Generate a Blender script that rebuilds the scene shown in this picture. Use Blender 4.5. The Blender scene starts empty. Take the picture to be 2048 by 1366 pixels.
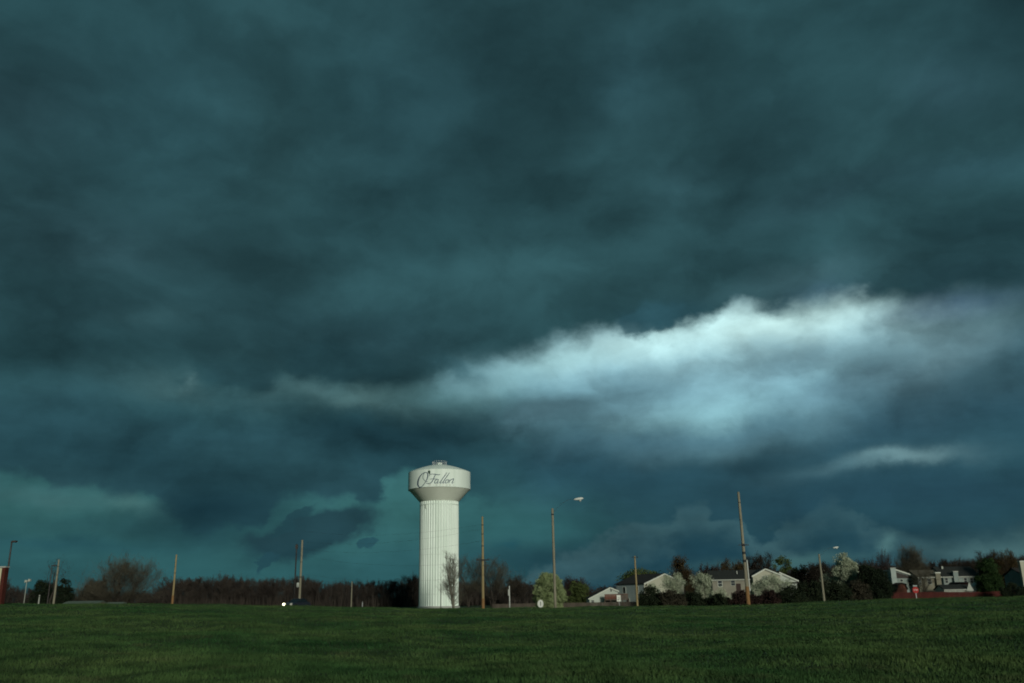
import bpy, math, random
import numpy as np
from mathutils import Vector, Matrix

# ------------------------------------------------------------------ camera
SC = bpy.context.scene
COL = SC.collection
W_PX, H_PX, F_PX = 2048.0, 1366.0, 1740.0
EYE = Vector((0.0, 0.0, 1.65))
PITCH = math.atan(507.0 / F_PX)
ROLL = math.atan(0.0186)
fw = Vector((0, math.cos(PITCH), math.sin(PITCH)))
r0 = Vector((1, 0, 0)); u0 = Vector((0, -math.sin(PITCH), math.cos(PITCH)))
cr, sr = math.cos(ROLL), math.sin(ROLL)
rt = r0 * cr - u0 * sr
up = r0 * sr + u0 * cr
cam_d = bpy.data.cameras.new('camera')
cam = bpy.data.objects.new('camera', cam_d)
COL.objects.link(cam)
M = Matrix.Identity(4)
for i in range(3):
    M[i][0] = rt[i]; M[i][1] = up[i]; M[i][2] = -fw[i]; M[i][3] = EYE[i]
cam.matrix_world = M
cam_d.sensor_width = 36.0
cam_d.lens = 36.0 * F_PX / W_PX
cam_d.clip_start = 0.1
cam_d.clip_end = 20000
SC.camera = cam

def ray(px, py):
    d = fw * F_PX + rt * (px - W_PX / 2) + up * (H_PX / 2 - py)
    return d.normalized()
def at(px, py, Y):
    d = ray(px, py)
    return EYE + d * (Y / d.y)
def azel(px, py):
    d = ray(px, py)
    return math.degrees(math.atan2(d.x, d.y)), math.degrees(math.asin(d.z))
def lin(c):
    return tuple(((v / 255.0) / 12.92 if v / 255.0 <= 0.04045 else ((v / 255.0 + 0.055) / 1.055) ** 2.4) for v in c)

# ------------------------------------------------------------------ light, exposure
SUN_EL, SUN_AZ = 13.0, 160.0          # azimuth clockwise from +Y: low light from behind the camera, a little to the right
sun_d = bpy.data.lights.new('sun', 'SUN')
sun_d.energy = 2.3
sun_d.angle = math.radians(9)
sun_d.color = (1.0, 0.98, 0.86)
sun = bpy.data.objects.new('sun', sun_d)
COL.objects.link(sun)
a, e = math.radians(SUN_AZ), math.radians(SUN_EL)
to_sun = Vector((math.sin(a) * math.cos(e), math.cos(a) * math.cos(e), math.sin(e)))
sun.rotation_euler = to_sun.to_track_quat('Z', 'Y').to_euler()
sun.location = (0, -30, 60)
SC.view_settings.view_transform = 'Standard'
SC.view_settings.look = 'None'
SC.view_settings.exposure = 0.0
SC.view_settings.gamma = 1.0
SC.view_settings.use_curve_mapping = False
SC.cycles.max_bounces = 4
SC.cycles.use_denoising = True
SC.cycles.use_adaptive_sampling = True
SC.cycles.adaptive_threshold = 0.015
SC.cycles.filter_width = 1.9
SC.cycles.adaptive_min_samples = 8

# ------------------------------------------------------------------ storm sky (world)
world = bpy.data.worlds.new('World')
SC.world = world
world.use_nodes = True
try:
    world.cycles.sampling_method = 'MANUAL'
    world.cycles.sample_map_resolution = 256
except Exception:
    pass
NT = world.node_tree
NT.nodes.clear()
def N(t, **k):
    n = NT.nodes.new(t)
    for kk, v in k.items():
        setattr(n, kk, v)
    return n
def put(sock, v):
    if isinstance(v, bpy.types.NodeSocket):
        NT.links.new(v, sock)
    else:
        sock.default_value = v
def mth(op, a_, b_=None, c_=None, clamp=False):
    n = N('ShaderNodeMath', operation=op, use_clamp=clamp)
    put(n.inputs[0], a_)
    if b_ is not None: put(n.inputs[1], b_)
    if c_ is not None: put(n.inputs[2], c_)
    return n.outputs[0]
def sstep(v, lo, hi, o0=0.0, o1=1.0):
    n = N('ShaderNodeMapRange', interpolation_type='SMOOTHSTEP')
    put(n.inputs[0], v); put(n.inputs[1], lo); put(n.inputs[2], hi); put(n.inputs[3], o0); put(n.inputs[4], o1)
    return n.outputs[0]
def vmath(op, a_, b_=None, s=None):
    n = N('ShaderNodeVectorMath', operation=op)
    put(n.inputs[0], a_)
    if b_ is not None: put(n.inputs[1], b_)
    if s is not None: put(n.inputs[3], s)
    return n.outputs['Value'] if op in ('DOT_PRODUCT', 'LENGTH') else n.outputs[0]
def mixc(f, a_, b_, mode='MIX'):
    n = N('ShaderNodeMix', data_type='RGBA', blend_type=mode)
    put(n.inputs[0], f)
    put(n.inputs[6], a_ if isinstance(a_, bpy.types.NodeSocket) else (*a_, 1))
    put(n.inputs[7], b_ if isinstance(b_, bpy.types.NodeSocket) else (*b_, 1))
    return n.outputs[2]
def noise(vec, scale, detail=5, rough=0.5, col=False):
    n = N('ShaderNodeTexNoise')
    put(n.inputs['Vector'], vec)
    n.inputs['Scale'].default_value = scale
    n.inputs['Detail'].default_value = detail
    n.inputs['Roughness'].default_value = rough
    return n.outputs['Color'] if col else n.outputs['Fac']
def comb(x, y, z):
    n = N('ShaderNodeCombineXYZ')
    put(n.inputs[0], x); put(n.inputs[1], y); put(n.inputs[2], z)
    return n.outputs[0]
def curve(v, pts, vlo, vhi, olo, ohi):
    """pts (v, out) -> float curve over [vlo, vhi]"""
    t = N('ShaderNodeMapRange'); put(t.inputs[0], v); put(t.inputs[1], vlo); put(t.inputs[2], vhi)
    n = N('ShaderNodeFloatCurve')
    put(n.inputs['Value'], t.outputs[0])
    c = n.mapping.curves[0]
    q = sorted((min(1, max(0, (p[0] - vlo) / (vhi - vlo))), (p[1] - olo) / (ohi - olo)) for p in pts)
    c.points[0].location = (0.0, q[0][1]); c.points[1].location = (1.0, q[-1][1])
    for x, y in q:
        if 0.001 < x < 0.999: c.points.new(x, y)
    for p in c.points: p.handle_type = 'AUTO'
    n.mapping.update()
    return mth('MULTIPLY_ADD', n.outputs[0], ohi - olo, olo)

DIR = N('ShaderNodeTexCoord').outputs['Generated']
sp = N('ShaderNodeSeparateXYZ'); put(sp.inputs[0], DIR)
dx, dy, dz = sp.outputs
az0 = mth('MULTIPLY', mth('ARCTAN2', dx, dy), 57.29578)
el0 = mth('MULTIPLY', mth('ARCSINE', dz), 57.29578)
flat = comb(dx, dy, mth('MULTIPLY', dz, 1.35))                      # stretched sideways like stratus
wcol = vmath('SUBTRACT', noise(flat, 5.0, 9, 0.58, True), (0.5, 0.5, 0.5))
ws = N('ShaderNodeSeparateXYZ'); put(ws.inputs[0], wcol)
AZ = mth('MULTIPLY_ADD', ws.outputs[0], 7.0, az0)
EL = mth('MULTIPLY_ADD', ws.outputs[1], 4.5, el0)
fcol = vmath('SUBTRACT', noise(flat, 15.0, 4, 0.5, True), (0.5, 0.5, 0.5))
fs = N('ShaderNodeSeparateXYZ'); put(fs.inputs[0], fcol)
AZs = mth('MULTIPLY_ADD', fs.outputs[0], 4.0, mth('MULTIPLY_ADD', ws.outputs[2], 3.0, az0))   # ragged, for the crisper edges
ELs = mth('MULTIPLY_ADD', fs.outputs[1], 2.5, mth('MULTIPLY_ADD', ws.outputs[1], 1.9, el0))
f2 = N('ShaderNodeSeparateXYZ'); put(f2.inputs[0], vmath('SUBTRACT', noise(flat, 30.0, 4, 0.55, True), (0.5, 0.5, 0.5)))
AZs = mth('MULTIPLY_ADD', f2.outputs[0], 1.8, AZs)
ELs = mth('MULTIPLY_ADD', f2.outputs[1], 1.3, ELs)
PW = comb(AZ, EL, 0.0)
PS = comb(AZs, ELs, 0.0)
inv = mth('DIVIDE', 1.0, mth('ADD', mth('MAXIMUM', dz, 0.0), 0.22))
deckp = comb(mth('MULTIPLY', dx, inv), mth('MULTIPLY', dy, inv), 0.3)   # a flat cloud ceiling seen in perspective
fb_fine = noise(flat, 9.0, 7, 0.55)
fb_big = noise(flat, 3.2, 4, 0.5)
lp = vmath('ADD', comb(dx, dy, mth('MULTIPLY', dz, 1.6)), vmath('SCALE', wcol, s=0.16))

def after(anchor, P):
    """P unchanged, but worked out only once anchor is known (keeps the shader's memory small)"""
    n = N('ShaderNodeVectorMath', operation='MULTIPLY_ADD')
    put(n.inputs[0], anchor); put(n.inputs[1], (1e-9, 1e-9, 1e-9)); put(n.inputs[2], P)
    return n.outputs[0]
def blob(x, y, rx, ry, rot=0, crisp=False, lo=None, hi=None, anchor=None):
    """soft patch of cloud, centre and radii in photo pixels turned into sky degrees"""
    az, el = azel(x, y)
    m = N('ShaderNodeMapping', vector_type='TEXTURE')
    P_ = PS if crisp else PW
    put(m.inputs[0], after(anchor, P_) if anchor is not None else P_)
    m.inputs[1].default_value = (az, el, 0)
    m.inputs[2].default_value = (0, 0, math.radians(rot))
    m.inputs[3].default_value = (rx * 0.0329, ry * 0.0329, 1)
    g = mth('POWER', 0.3679, vmath('DOT_PRODUCT', m.outputs[0], m.outputs[0]))
    if lo is not None: g = sstep(g, lo, hi)
    return g
def paint(c, col, s, *b, **k):
    g = blob(*b, anchor=c, **k)
    return mixc(mth('MULTIPLY', g, s), c, lin(col))
def edge_above(pts, soft, crisp=True):
    """1 above a cloud base drawn through photo pixels"""
    P = [azel(*p) for p in pts]
    e_ = curve(AZs if crisp else AZ, P, -45, 45, -5, 35)
    v = mth('SUBTRACT', ELs if crisp else EL, e_)
    if isinstance(soft, list):
        s_ = curve(az0, [(azel(p[0], 700)[0], p[1]) for p in soft], -45, 45, 0, 8)
        return sstep(mth('DIVIDE', v, s_), -0.5, 0.5)
    return sstep(v, -soft / 2, soft / 2)

def ramp(v, stops, lo, hi):
    t = N('ShaderNodeMapRange'); put(t.inputs[0], v); put(t.inputs[1], lo); put(t.inputs[2], hi)
    n = N('ShaderNodeValToRGB'); put(n.inputs[0], t.outputs[0])
    el_ = n.color_ramp.elements
    while len(el_) > 1: el_.remove(el_[-1])
    el_[0].position = (stops[0][0] - lo) / (hi - lo); el_[0].color = (*lin(stops[0][1]), 1)
    for p, c in stops[1:]:
        x = el_.new((p - lo) / (hi - lo)); x.color = (*lin(c), 1)
    return n.outputs[0]

# clear evening sky behind the clouds
nish = N('ShaderNodeTexSky', sky_type='NISHITA')
nish.sun_disc = False
nish.sun_elevation = math.radians(SUN_EL)
nish.sun_rotation = math.radians(SUN_AZ)
clear = mixc(1.0, nish.outputs[0], (0.095, 0.128, 0.118), 'MULTIPLY')

# air and thin stratus low over the horizon: teal to the left, slate blue to the right
left = ramp(EL, [(0, (39, 80, 85)), (2.2, (44, 87, 91)), (5, (53, 100, 101)), (8, (52, 97, 100)), (13, (43, 80, 87))], 0, 20)
right = ramp(EL, [(0, (31, 64, 74)), (2.4, (30, 62, 74)), (5.5, (42, 78, 86)), (9, (38, 73, 86)), (12, (54, 88, 100)), (16, (68, 102, 112))], 0, 20)
C = mixc(sstep(AZ, -7.0, 11.0), left, right)
# --- low right: far cumulus bank
C = paint(C, (46, 92, 95), 0.75, 1080, 1040, 170, 45)
C = paint(C, (29, 61, 74), 0.8, 1400, 1120, 330, 40)
def heap(C, pts, c_top, c_low, deep, soft, s):
    """heaped cloud: crisp lit top drawn through photo pixels, darker towards its base"""
    e_ = curve(mth('MULTIPLY_ADD', f2.outputs[0], 3.0, mth('MULTIPLY_ADD', fs.outputs[0], 3.0, az0)), [azel(*p) for p in pts], -45, 45, -5, 35)
    d = mth('SUBTRACT', e_, mth('MULTIPLY_ADD', f2.outputs[1], 2.2, mth('MULTIPLY_ADD', fs.outputs[2], 2.0, el0)))
    m = mth('MULTIPLY', sstep(d, -soft / 2, soft / 2), s)
    return mixc(m, C, mixc(sstep(d, 0.0, deep), lin(c_top), lin(c_low)))
C = paint(C, (32, 64, 78), 0.7, 1600, 1000, 300, 40)
C = heap(C, [(900, 1300), (1480, 1250), (1540, 1110), (1580, 1050), (1615, 1030), (1650, 1004), (1690, 1012), (1720, 1040), (1760, 1062), (1850, 1075), (1960, 1100), (2100, 1250), (2300, 1300)], (56, 88, 95), (34, 67, 78), 2.6, 0.8, 0.6)
C = heap(C, [(850, 1300), (980, 1200), (1080, 1130), (1160, 1105), (1230, 1080), (1260, 1050), (1310, 1048), (1345, 1022), (1400, 1010), (1440, 1020), (1475, 1050), (1500, 1080), (1560, 1100), (1650, 1130), (1800, 1300), (2300, 1300)], (58, 91, 98), (29, 62, 74), 3.0, 0.8, 0.85)
C = paint(C, (66, 104, 106), 0.75, 1560, 1120, 150, 12, 2)
C = paint(C, (74, 108, 110), 0.8, 2040, 1085, 130, 26, 9)
C = paint(C, (78, 116, 118), 0.7, 1790, 1093, 22, 8, 30)
# --- the slate blue bank under the gap
C = paint(C, (36, 69, 82), 0.85, 1200, 925, 260, 55, -2)
C = paint(C, (37, 70, 82), 0.8, 1560, 960, 300, 46, 0)
C = paint(C, (36, 68, 82), 0.8, 1900, 985, 240, 44, 0)
C = paint(C, (52, 84, 98), 0.5, 1850, 830, 260, 70, 8)
# --- the bright gap, clear air and lit cloud
GB = lambda *b: blob(*b, anchor=C)
gapm = mth('MAXIMUM', GB(1560, 668, 330, 105, 4), mth('MULTIPLY', GB(1310, 715, 350, 85, 8), 0.85))
gapm = mth('MAXIMUM', gapm, mth('MULTIPLY', GB(1060, 748, 190, 55, 10), 0.6))
gapm = mth('MAXIMUM', gapm, mth('MULTIPLY', GB(1470, 775, 350, 95, 4), 0.72))
gapm = mth('MAXIMUM', gapm, mth('MULTIPLY', GB(1500, 735, 330, 80, 3), 0.85))
gapm = mth('MULTIPLY', gapm, sstep(fb_fine, 0.25, 0.62, 0.8, 1.0))
C = mixc(sstep(gapm, 0.04, 0.9), C, clear)
C = paint(C, (206, 245, 243), 1.0, 1570, 645, 280, 60, 3)
C = paint(C, (196, 236, 236), 0.85, 1320, 680, 230, 44, 9)
C = paint(C, (156, 200, 204), 0.7, 1120, 726, 140, 32, 9)
C = paint(C, (104, 144, 150), 0.6, 1010, 765, 100, 40, 6)
C = paint(C, (140, 184, 194), 0.55, 1330, 735, 170, 46, 6)
C = paint(C, (74, 108, 120), 0.7, 1080, 835, 160, 36, 4)
C = paint(C, (98, 138, 156), 0.5, 1560, 735, 90, 24, 10)
C = paint(C, (92, 130, 148), 0.5, 1640, 785, 150, 34, 6)
C = paint(C, (96, 136, 152), 0.5, 1290, 775, 130, 40, 6)
C = paint(C, (132, 176, 188), 0.55, 1430, 742, 260, 48, 5)
C = paint(C, (96, 138, 152), 0.5, 1240, 790, 120, 34, 4)
C = paint(C, (62, 98, 114), 0.7, 1420, 860, 300, 30, 3)
C = paint(C, (110, 142, 150), 0.5, 1900, 700, 130, 60, 12)
C = paint(C, (52, 84, 94), 0.7, 1990, 760, 120, 60, 14)
C = paint(C, (92, 130, 142), 0.6, 1050, 842, 75, 20, 8)
C = paint(C, (126, 162, 166), 0.9, 1800, 920, 80, 13, -4)
C = paint(C, (78, 114, 124), 0.6, 1740, 925, 150, 16, 0)
# --- lit rim of a lower layer on the left
C = paint(C, (74, 109, 112), 0.95, 740, 800, 230, 46, -5)
C = paint(C, (84, 122, 124), 0.6, 740, 815, 60, 16, 0)
C = paint(C, (64, 98, 102), 0.9, 400, 775, 190, 44, -8)
C = paint(C, (96, 130, 132), 0.8, 372, 762, 16, 14, 20)
C = paint(C, (44, 76, 84), 0.7, 100, 800, 160, 60)
# --- dark shelf low on the left with a ragged base
shelf = edge_above([(-400, 960), (0, 945), (60, 952), (110, 978), (170, 975), (240, 962), (300, 985), (335, 1018), (375, 1048), (440, 1058), (500, 1040),
                    (545, 1000), (600, 985), (650, 992), (700, 985), (735, 1008), (775, 985), (820, 955), (900, 960), (940, 1000), (1020, 995), (1110, 970), (1250, 940), (1500, 900), (2000, 880)], 0.9)
shelf_top = sstep(EL, 9.8, 13.0, 1.0, 0.0)
shelf_side = sstep(AZ, -5.5, 3.5, 1.0, 0.0)
shelf_c = mixc(sstep(fb_big, 0.36, 0.64), lin((28, 57, 66)), lin((41, 75, 84)))
C = mixc(mth('MULTIPLY', mth('MULTIPLY', shelf, shelf_top), mth('MULTIPLY', shelf_side, 0.95)), C, shelf_c)
C = paint(C, (24, 53, 63), 0.9, 420, 1005, 150, 45, 6)
C = paint(C, (28, 60, 70), 0.5, 420, 1050, 110, 34, 4)
C = paint(C, (72, 114, 114), 0.75, 250, 995, 60, 16, -8)
C = paint(C, (66, 106, 108), 0.6, 70, 985, 90, 20, -4)
C = paint(C, (40, 78, 84), 0.5, 180, 1040, 150, 18, 0)
C = paint(C, (34, 74, 84), 0.6, 130, 1085, 170, 18, 0)
# --- torn lens-shaped scud
C = paint(C, (34, 63, 71), 0.97, 642, 1054, 118, 38, 9, crisp=True, lo=0.14, hi=0.55)
C = paint(C, (30, 60, 68), 0.8, 600, 1086, 80, 18, 10, crisp=True)
C = paint(C, (34, 68, 78), 0.8, 530, 1112, 34, 8, 38, crisp=True, lo=0.25, hi=0.6)
C = paint(C, (34, 66, 74), 0.85, 600, 1026, 40, 12, 30, crisp=True, lo=0.25, hi=0.6)
C = paint(C, (36, 72, 82), 0.85, 747, 1088, 30, 10, 30, crisp=True, lo=0.25, hi=0.6)
C = paint(C, (34, 78, 88), 0.7, 1005, 1097, 16, 9, 0, crisp=True)
# --- upper deck
deck = edge_above([(-500, 720), (0, 740), (200, 728), (330, 740), (385, 790), (440, 800), (520, 790), (570, 755), (640, 762), (720, 782), (790, 778), (860, 752), (880, 724), (960, 718), (1050, 702), (1150, 672),
                   (1200, 650), (1240, 646), (1285, 664), (1340, 654), (1395, 638), (1450, 610), (1500, 606), (1580, 622), (1650, 622), (1690, 608), (1730, 625), (1790, 635), (1880, 640), (2048, 630), (2600, 640)],
                  [(-500, 7.0), (0, 6.0), (330, 2.6), (600, 1.8), (880, 2.0), (1100, 2.2), (1300, 1.5), (1500, 1.4), (1650, 3.0), (1750, 3.0), (1850, 4.2), (2100, 5)])
fb_deck = noise(after(C, deckp), 2.3, 6, 0.5)
deck_c = mixc(sstep(fb_deck, 0.30, 0.70), lin((32, 58, 63)), lin((46, 80, 86)))
deck_c = mixc(mth('MULTIPLY', sstep(fb_big, 0.35, 0.7), 0.5), deck_c, lin((40, 74, 80)))
for c_, s_, *b_ in [((34, 56, 62), 0.75, 60, 230, 170, 110, 0), ((34, 60, 64), 0.7, 540, 290, 70, 160, 0), ((34, 60, 65), 0.7, 420, 500, 170, 60, 0),
                    ((36, 60, 66), 0.6, 140, 470, 200, 80, 0), ((34, 60, 66), 0.6, 200, 620, 240, 60, 4), ((56, 90, 98), 0.5, 255, 505, 60, 30, 0), ((56, 90, 96), 0.4, 310, 640, 60, 24, 0),
                    ((46, 82, 90), 0.5, 330, 240, 160, 150, 0), ((44, 78, 86), 0.5, 820, 200, 190, 150, 0), ((50, 86, 95), 0.5, 1250, 150, 110, 80, 50), ((54, 90, 98), 0.4, 1370, 360, 80, 40, 0),
                    ((36, 64, 70), 0.6, 1580, 330, 110, 130, 0), ((40, 66, 74), 0.5, 1700, 385, 150, 30, 0), ((54, 88, 98), 0.5, 1880, 160, 100, 60, -20), ((54, 92, 102), 0.5, 1960, 345, 120, 28, 0),
                    ((30, 56, 62), 0.7, 1960, 455, 130, 40, 0), ((32, 58, 66), 0.6, 1930, 545, 160, 40, 0), ((54, 92, 98), 0.5, 1050, 560, 260, 80, 5), ((40, 70, 78), 0.6, 760, 690, 220, 60, -3),
                    ((38, 72, 82), 0.7, 1360, 630, 90, 30, 5), ((64, 98, 106), 0.6, 1600, 560, 130, 34, 4), ((76, 112, 128), 0.6, 1640, 598, 60, 22, 0), ((74, 100, 126), 0.55, 1860, 625, 140, 22, 4), ((30, 56, 62), 0.5, 2000, 40, 150, 70, 0)]:
    deck_c = paint(deck_c, c_, s_, *b_)
C = mixc(deck, C, deck_c)
# heavy lobes hanging from the deck
C = paint(C, (44, 80, 90), 0.9, 1275, 634, 80, 34, 4, crisp=True, lo=0.2, hi=0.6)
C = paint(C, (35, 65, 72), 0.75, 690, 728, 150, 36, -6, crisp=True, lo=0.15, hi=0.7)
C = paint(C, (36, 66, 73), 0.6, 480, 752, 90, 30, 0, crisp=True, lo=0.15, hi=0.7)
C = paint(C, (34, 63, 69), 0.5, 230, 690, 200, 36, 4)
C = paint(C, (92, 130, 132), 0.4, 735, 812, 46, 14, 8)
C = paint(C, (84, 120, 124), 0.3, 620, 786, 60, 12, -10)
C = paint(C, (30, 60, 69), 0.6, 290, 925, 190, 30, -6, crisp=True)
# small torn rag hanging at the left end of the gap
C = paint(C, (50, 86, 95), 0.65, 905, 742, 60, 16, -18, crisp=True)
# fine mottling everywhere
flat_ = after(C, flat); lp = after(C, lp)
fb_mid = noise(flat_, 6.5, 6, 0.52)
lumpA = noise(lp, 7.0, 7, 0.5)
lumpB = noise(vmath('ADD', lp, (0.012, 0.0, -0.04)), 7.0, 7, 0.5)          # the same lumps a little lower: shades their undersides
strat = noise(after(C, comb(dx, dy, mth('MULTIPLY', dz, 6.0))), 7.0, 6, 0.55)
low_ = sstep(el0, 10.0, 26.0, 1.0, 0.45)
mott = mth('ADD', mth('MULTIPLY_ADD', fb_fine, 0.30, 0.85), mth('MULTIPLY', low_, sstep(fb_mid, 0.3, 0.7, -0.10, 0.12)))
lump = mth('ADD', sstep(lumpA, 0.32, 0.68, -0.12, 0.13), mth('MULTIPLY', mth('SUBTRACT', lumpA, lumpB), 1.2))
mott = mth('MULTIPLY_ADD', lump, mth('MULTIPLY', sstep(el0, 4.0, 10.0, 0.5, 1.0), sstep(el0, 17.0, 30.0, 1.0, 0.75)), mott)
mott = mth('MULTIPLY_ADD', sstep(strat, 0.3, 0.7, -0.07, 0.08), sstep(el0, 11.0, 17.0, 1.0, 0.0), mott)
C = mixc(1.0, C, comb(mott, mott, mott), 'MULTIPLY')
bg = N('ShaderNodeBackground')
put(bg.inputs[0], C); bg.inputs[1].default_value = 1.0
wo = N('ShaderNodeOutputWorld')
NT.links.new(bg.outputs[0], wo.inputs[0])

# ------------------------------------------------------------------ materials
def mat(name, c1, c2=None, scale=3.0, rough=0.85, bump=0.0, bscale=None, emit=None, spec=0.2, stretch=None, metal=0.0):
    m = bpy.data.materials.new(name)
    m.use_nodes = True
    nt = m.node_tree
    b = nt.nodes['Principled BSDF']
    b.inputs['Roughness'].default_value = rough
    b.inputs['Specular IOR Level'].default_value = spec
    b.inputs['Metallic'].default_value = metal
    if emit:
        b.inputs['Emission Color'].default_value = (*emit[0], 1)
        b.inputs['Emission Strength'].default_value = emit[1]
    if c2 is None:
        b.inputs['Base Color'].default_value = (*c1, 1)
    tc = nt.nodes.new('ShaderNodeTexCoord')
    src = tc.outputs['Object']
    if stretch:
        mp = nt.nodes.new('ShaderNodeMapping'); mp.inputs[3].default_value = stretch
        nt.links.new(src, mp.inputs[0]); src = mp.outputs[0]
    if c2 is not None:
        n = nt.nodes.new('ShaderNodeTexNoise'); n.inputs['Scale'].default_value = scale; n.inputs['Detail'].default_value = 5
        nt.links.new(src, n.inputs['Vector'])
        r = nt.nodes.new('ShaderNodeValToRGB')
        r.color_ramp.elements[0].position = 0.33; r.color_ramp.elements[1].position = 0.67
        r.color_ramp.elements[0].color = (*c1, 1); r.color_ramp.elements[1].color = (*c2, 1)
        nt.links.new(n.outputs['Fac'], r.inputs[0]); nt.links.new(r.outputs[0], b.inputs['Base Color'])
    if bump:
        n2 = nt.nodes.new('ShaderNodeTexNoise'); n2.inputs['Scale'].default_value = bscale or scale * 4; n2.inputs['Detail'].default_value = 4
        nt.links.new(src, n2.inputs['Vector'])
        bp = nt.nodes.new('ShaderNodeBump'); bp.inputs['Strength'].default_value = bump
        nt.links.new(n2.outputs['Fac'], bp.inputs['Height']); nt.links.new(bp.outputs[0], b.inputs['Normal'])
    return m
def siding(name, c1, c2, pitch=0.2):
    m = mat(name, c1, c2, 0.6, 0.8)
    nt = m.node_tree; b = nt.nodes['Principled BSDF']
    tc = nt.nodes.new('ShaderNodeTexCoord'); w = nt.nodes.new('ShaderNodeTexWave')
    w.wave_type = 'BANDS'; w.bands_direction = 'Z'; w.wave_profile = 'SAW'
    w.inputs['Scale'].default_value = 0.314 / pitch
    nt.links.new(tc.outputs['Object'], w.inputs[0])
    bp = nt.nodes.new('ShaderNodeBump'); bp.inputs['Strength'].default_value = 0.5; bp.inputs['Distance'].default_value = 0.02
    nt.links.new(w.outputs['Fac'], bp.inputs['Height']); nt.links.new(bp.outputs[0], b.inputs['Normal'])
    return m

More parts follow.
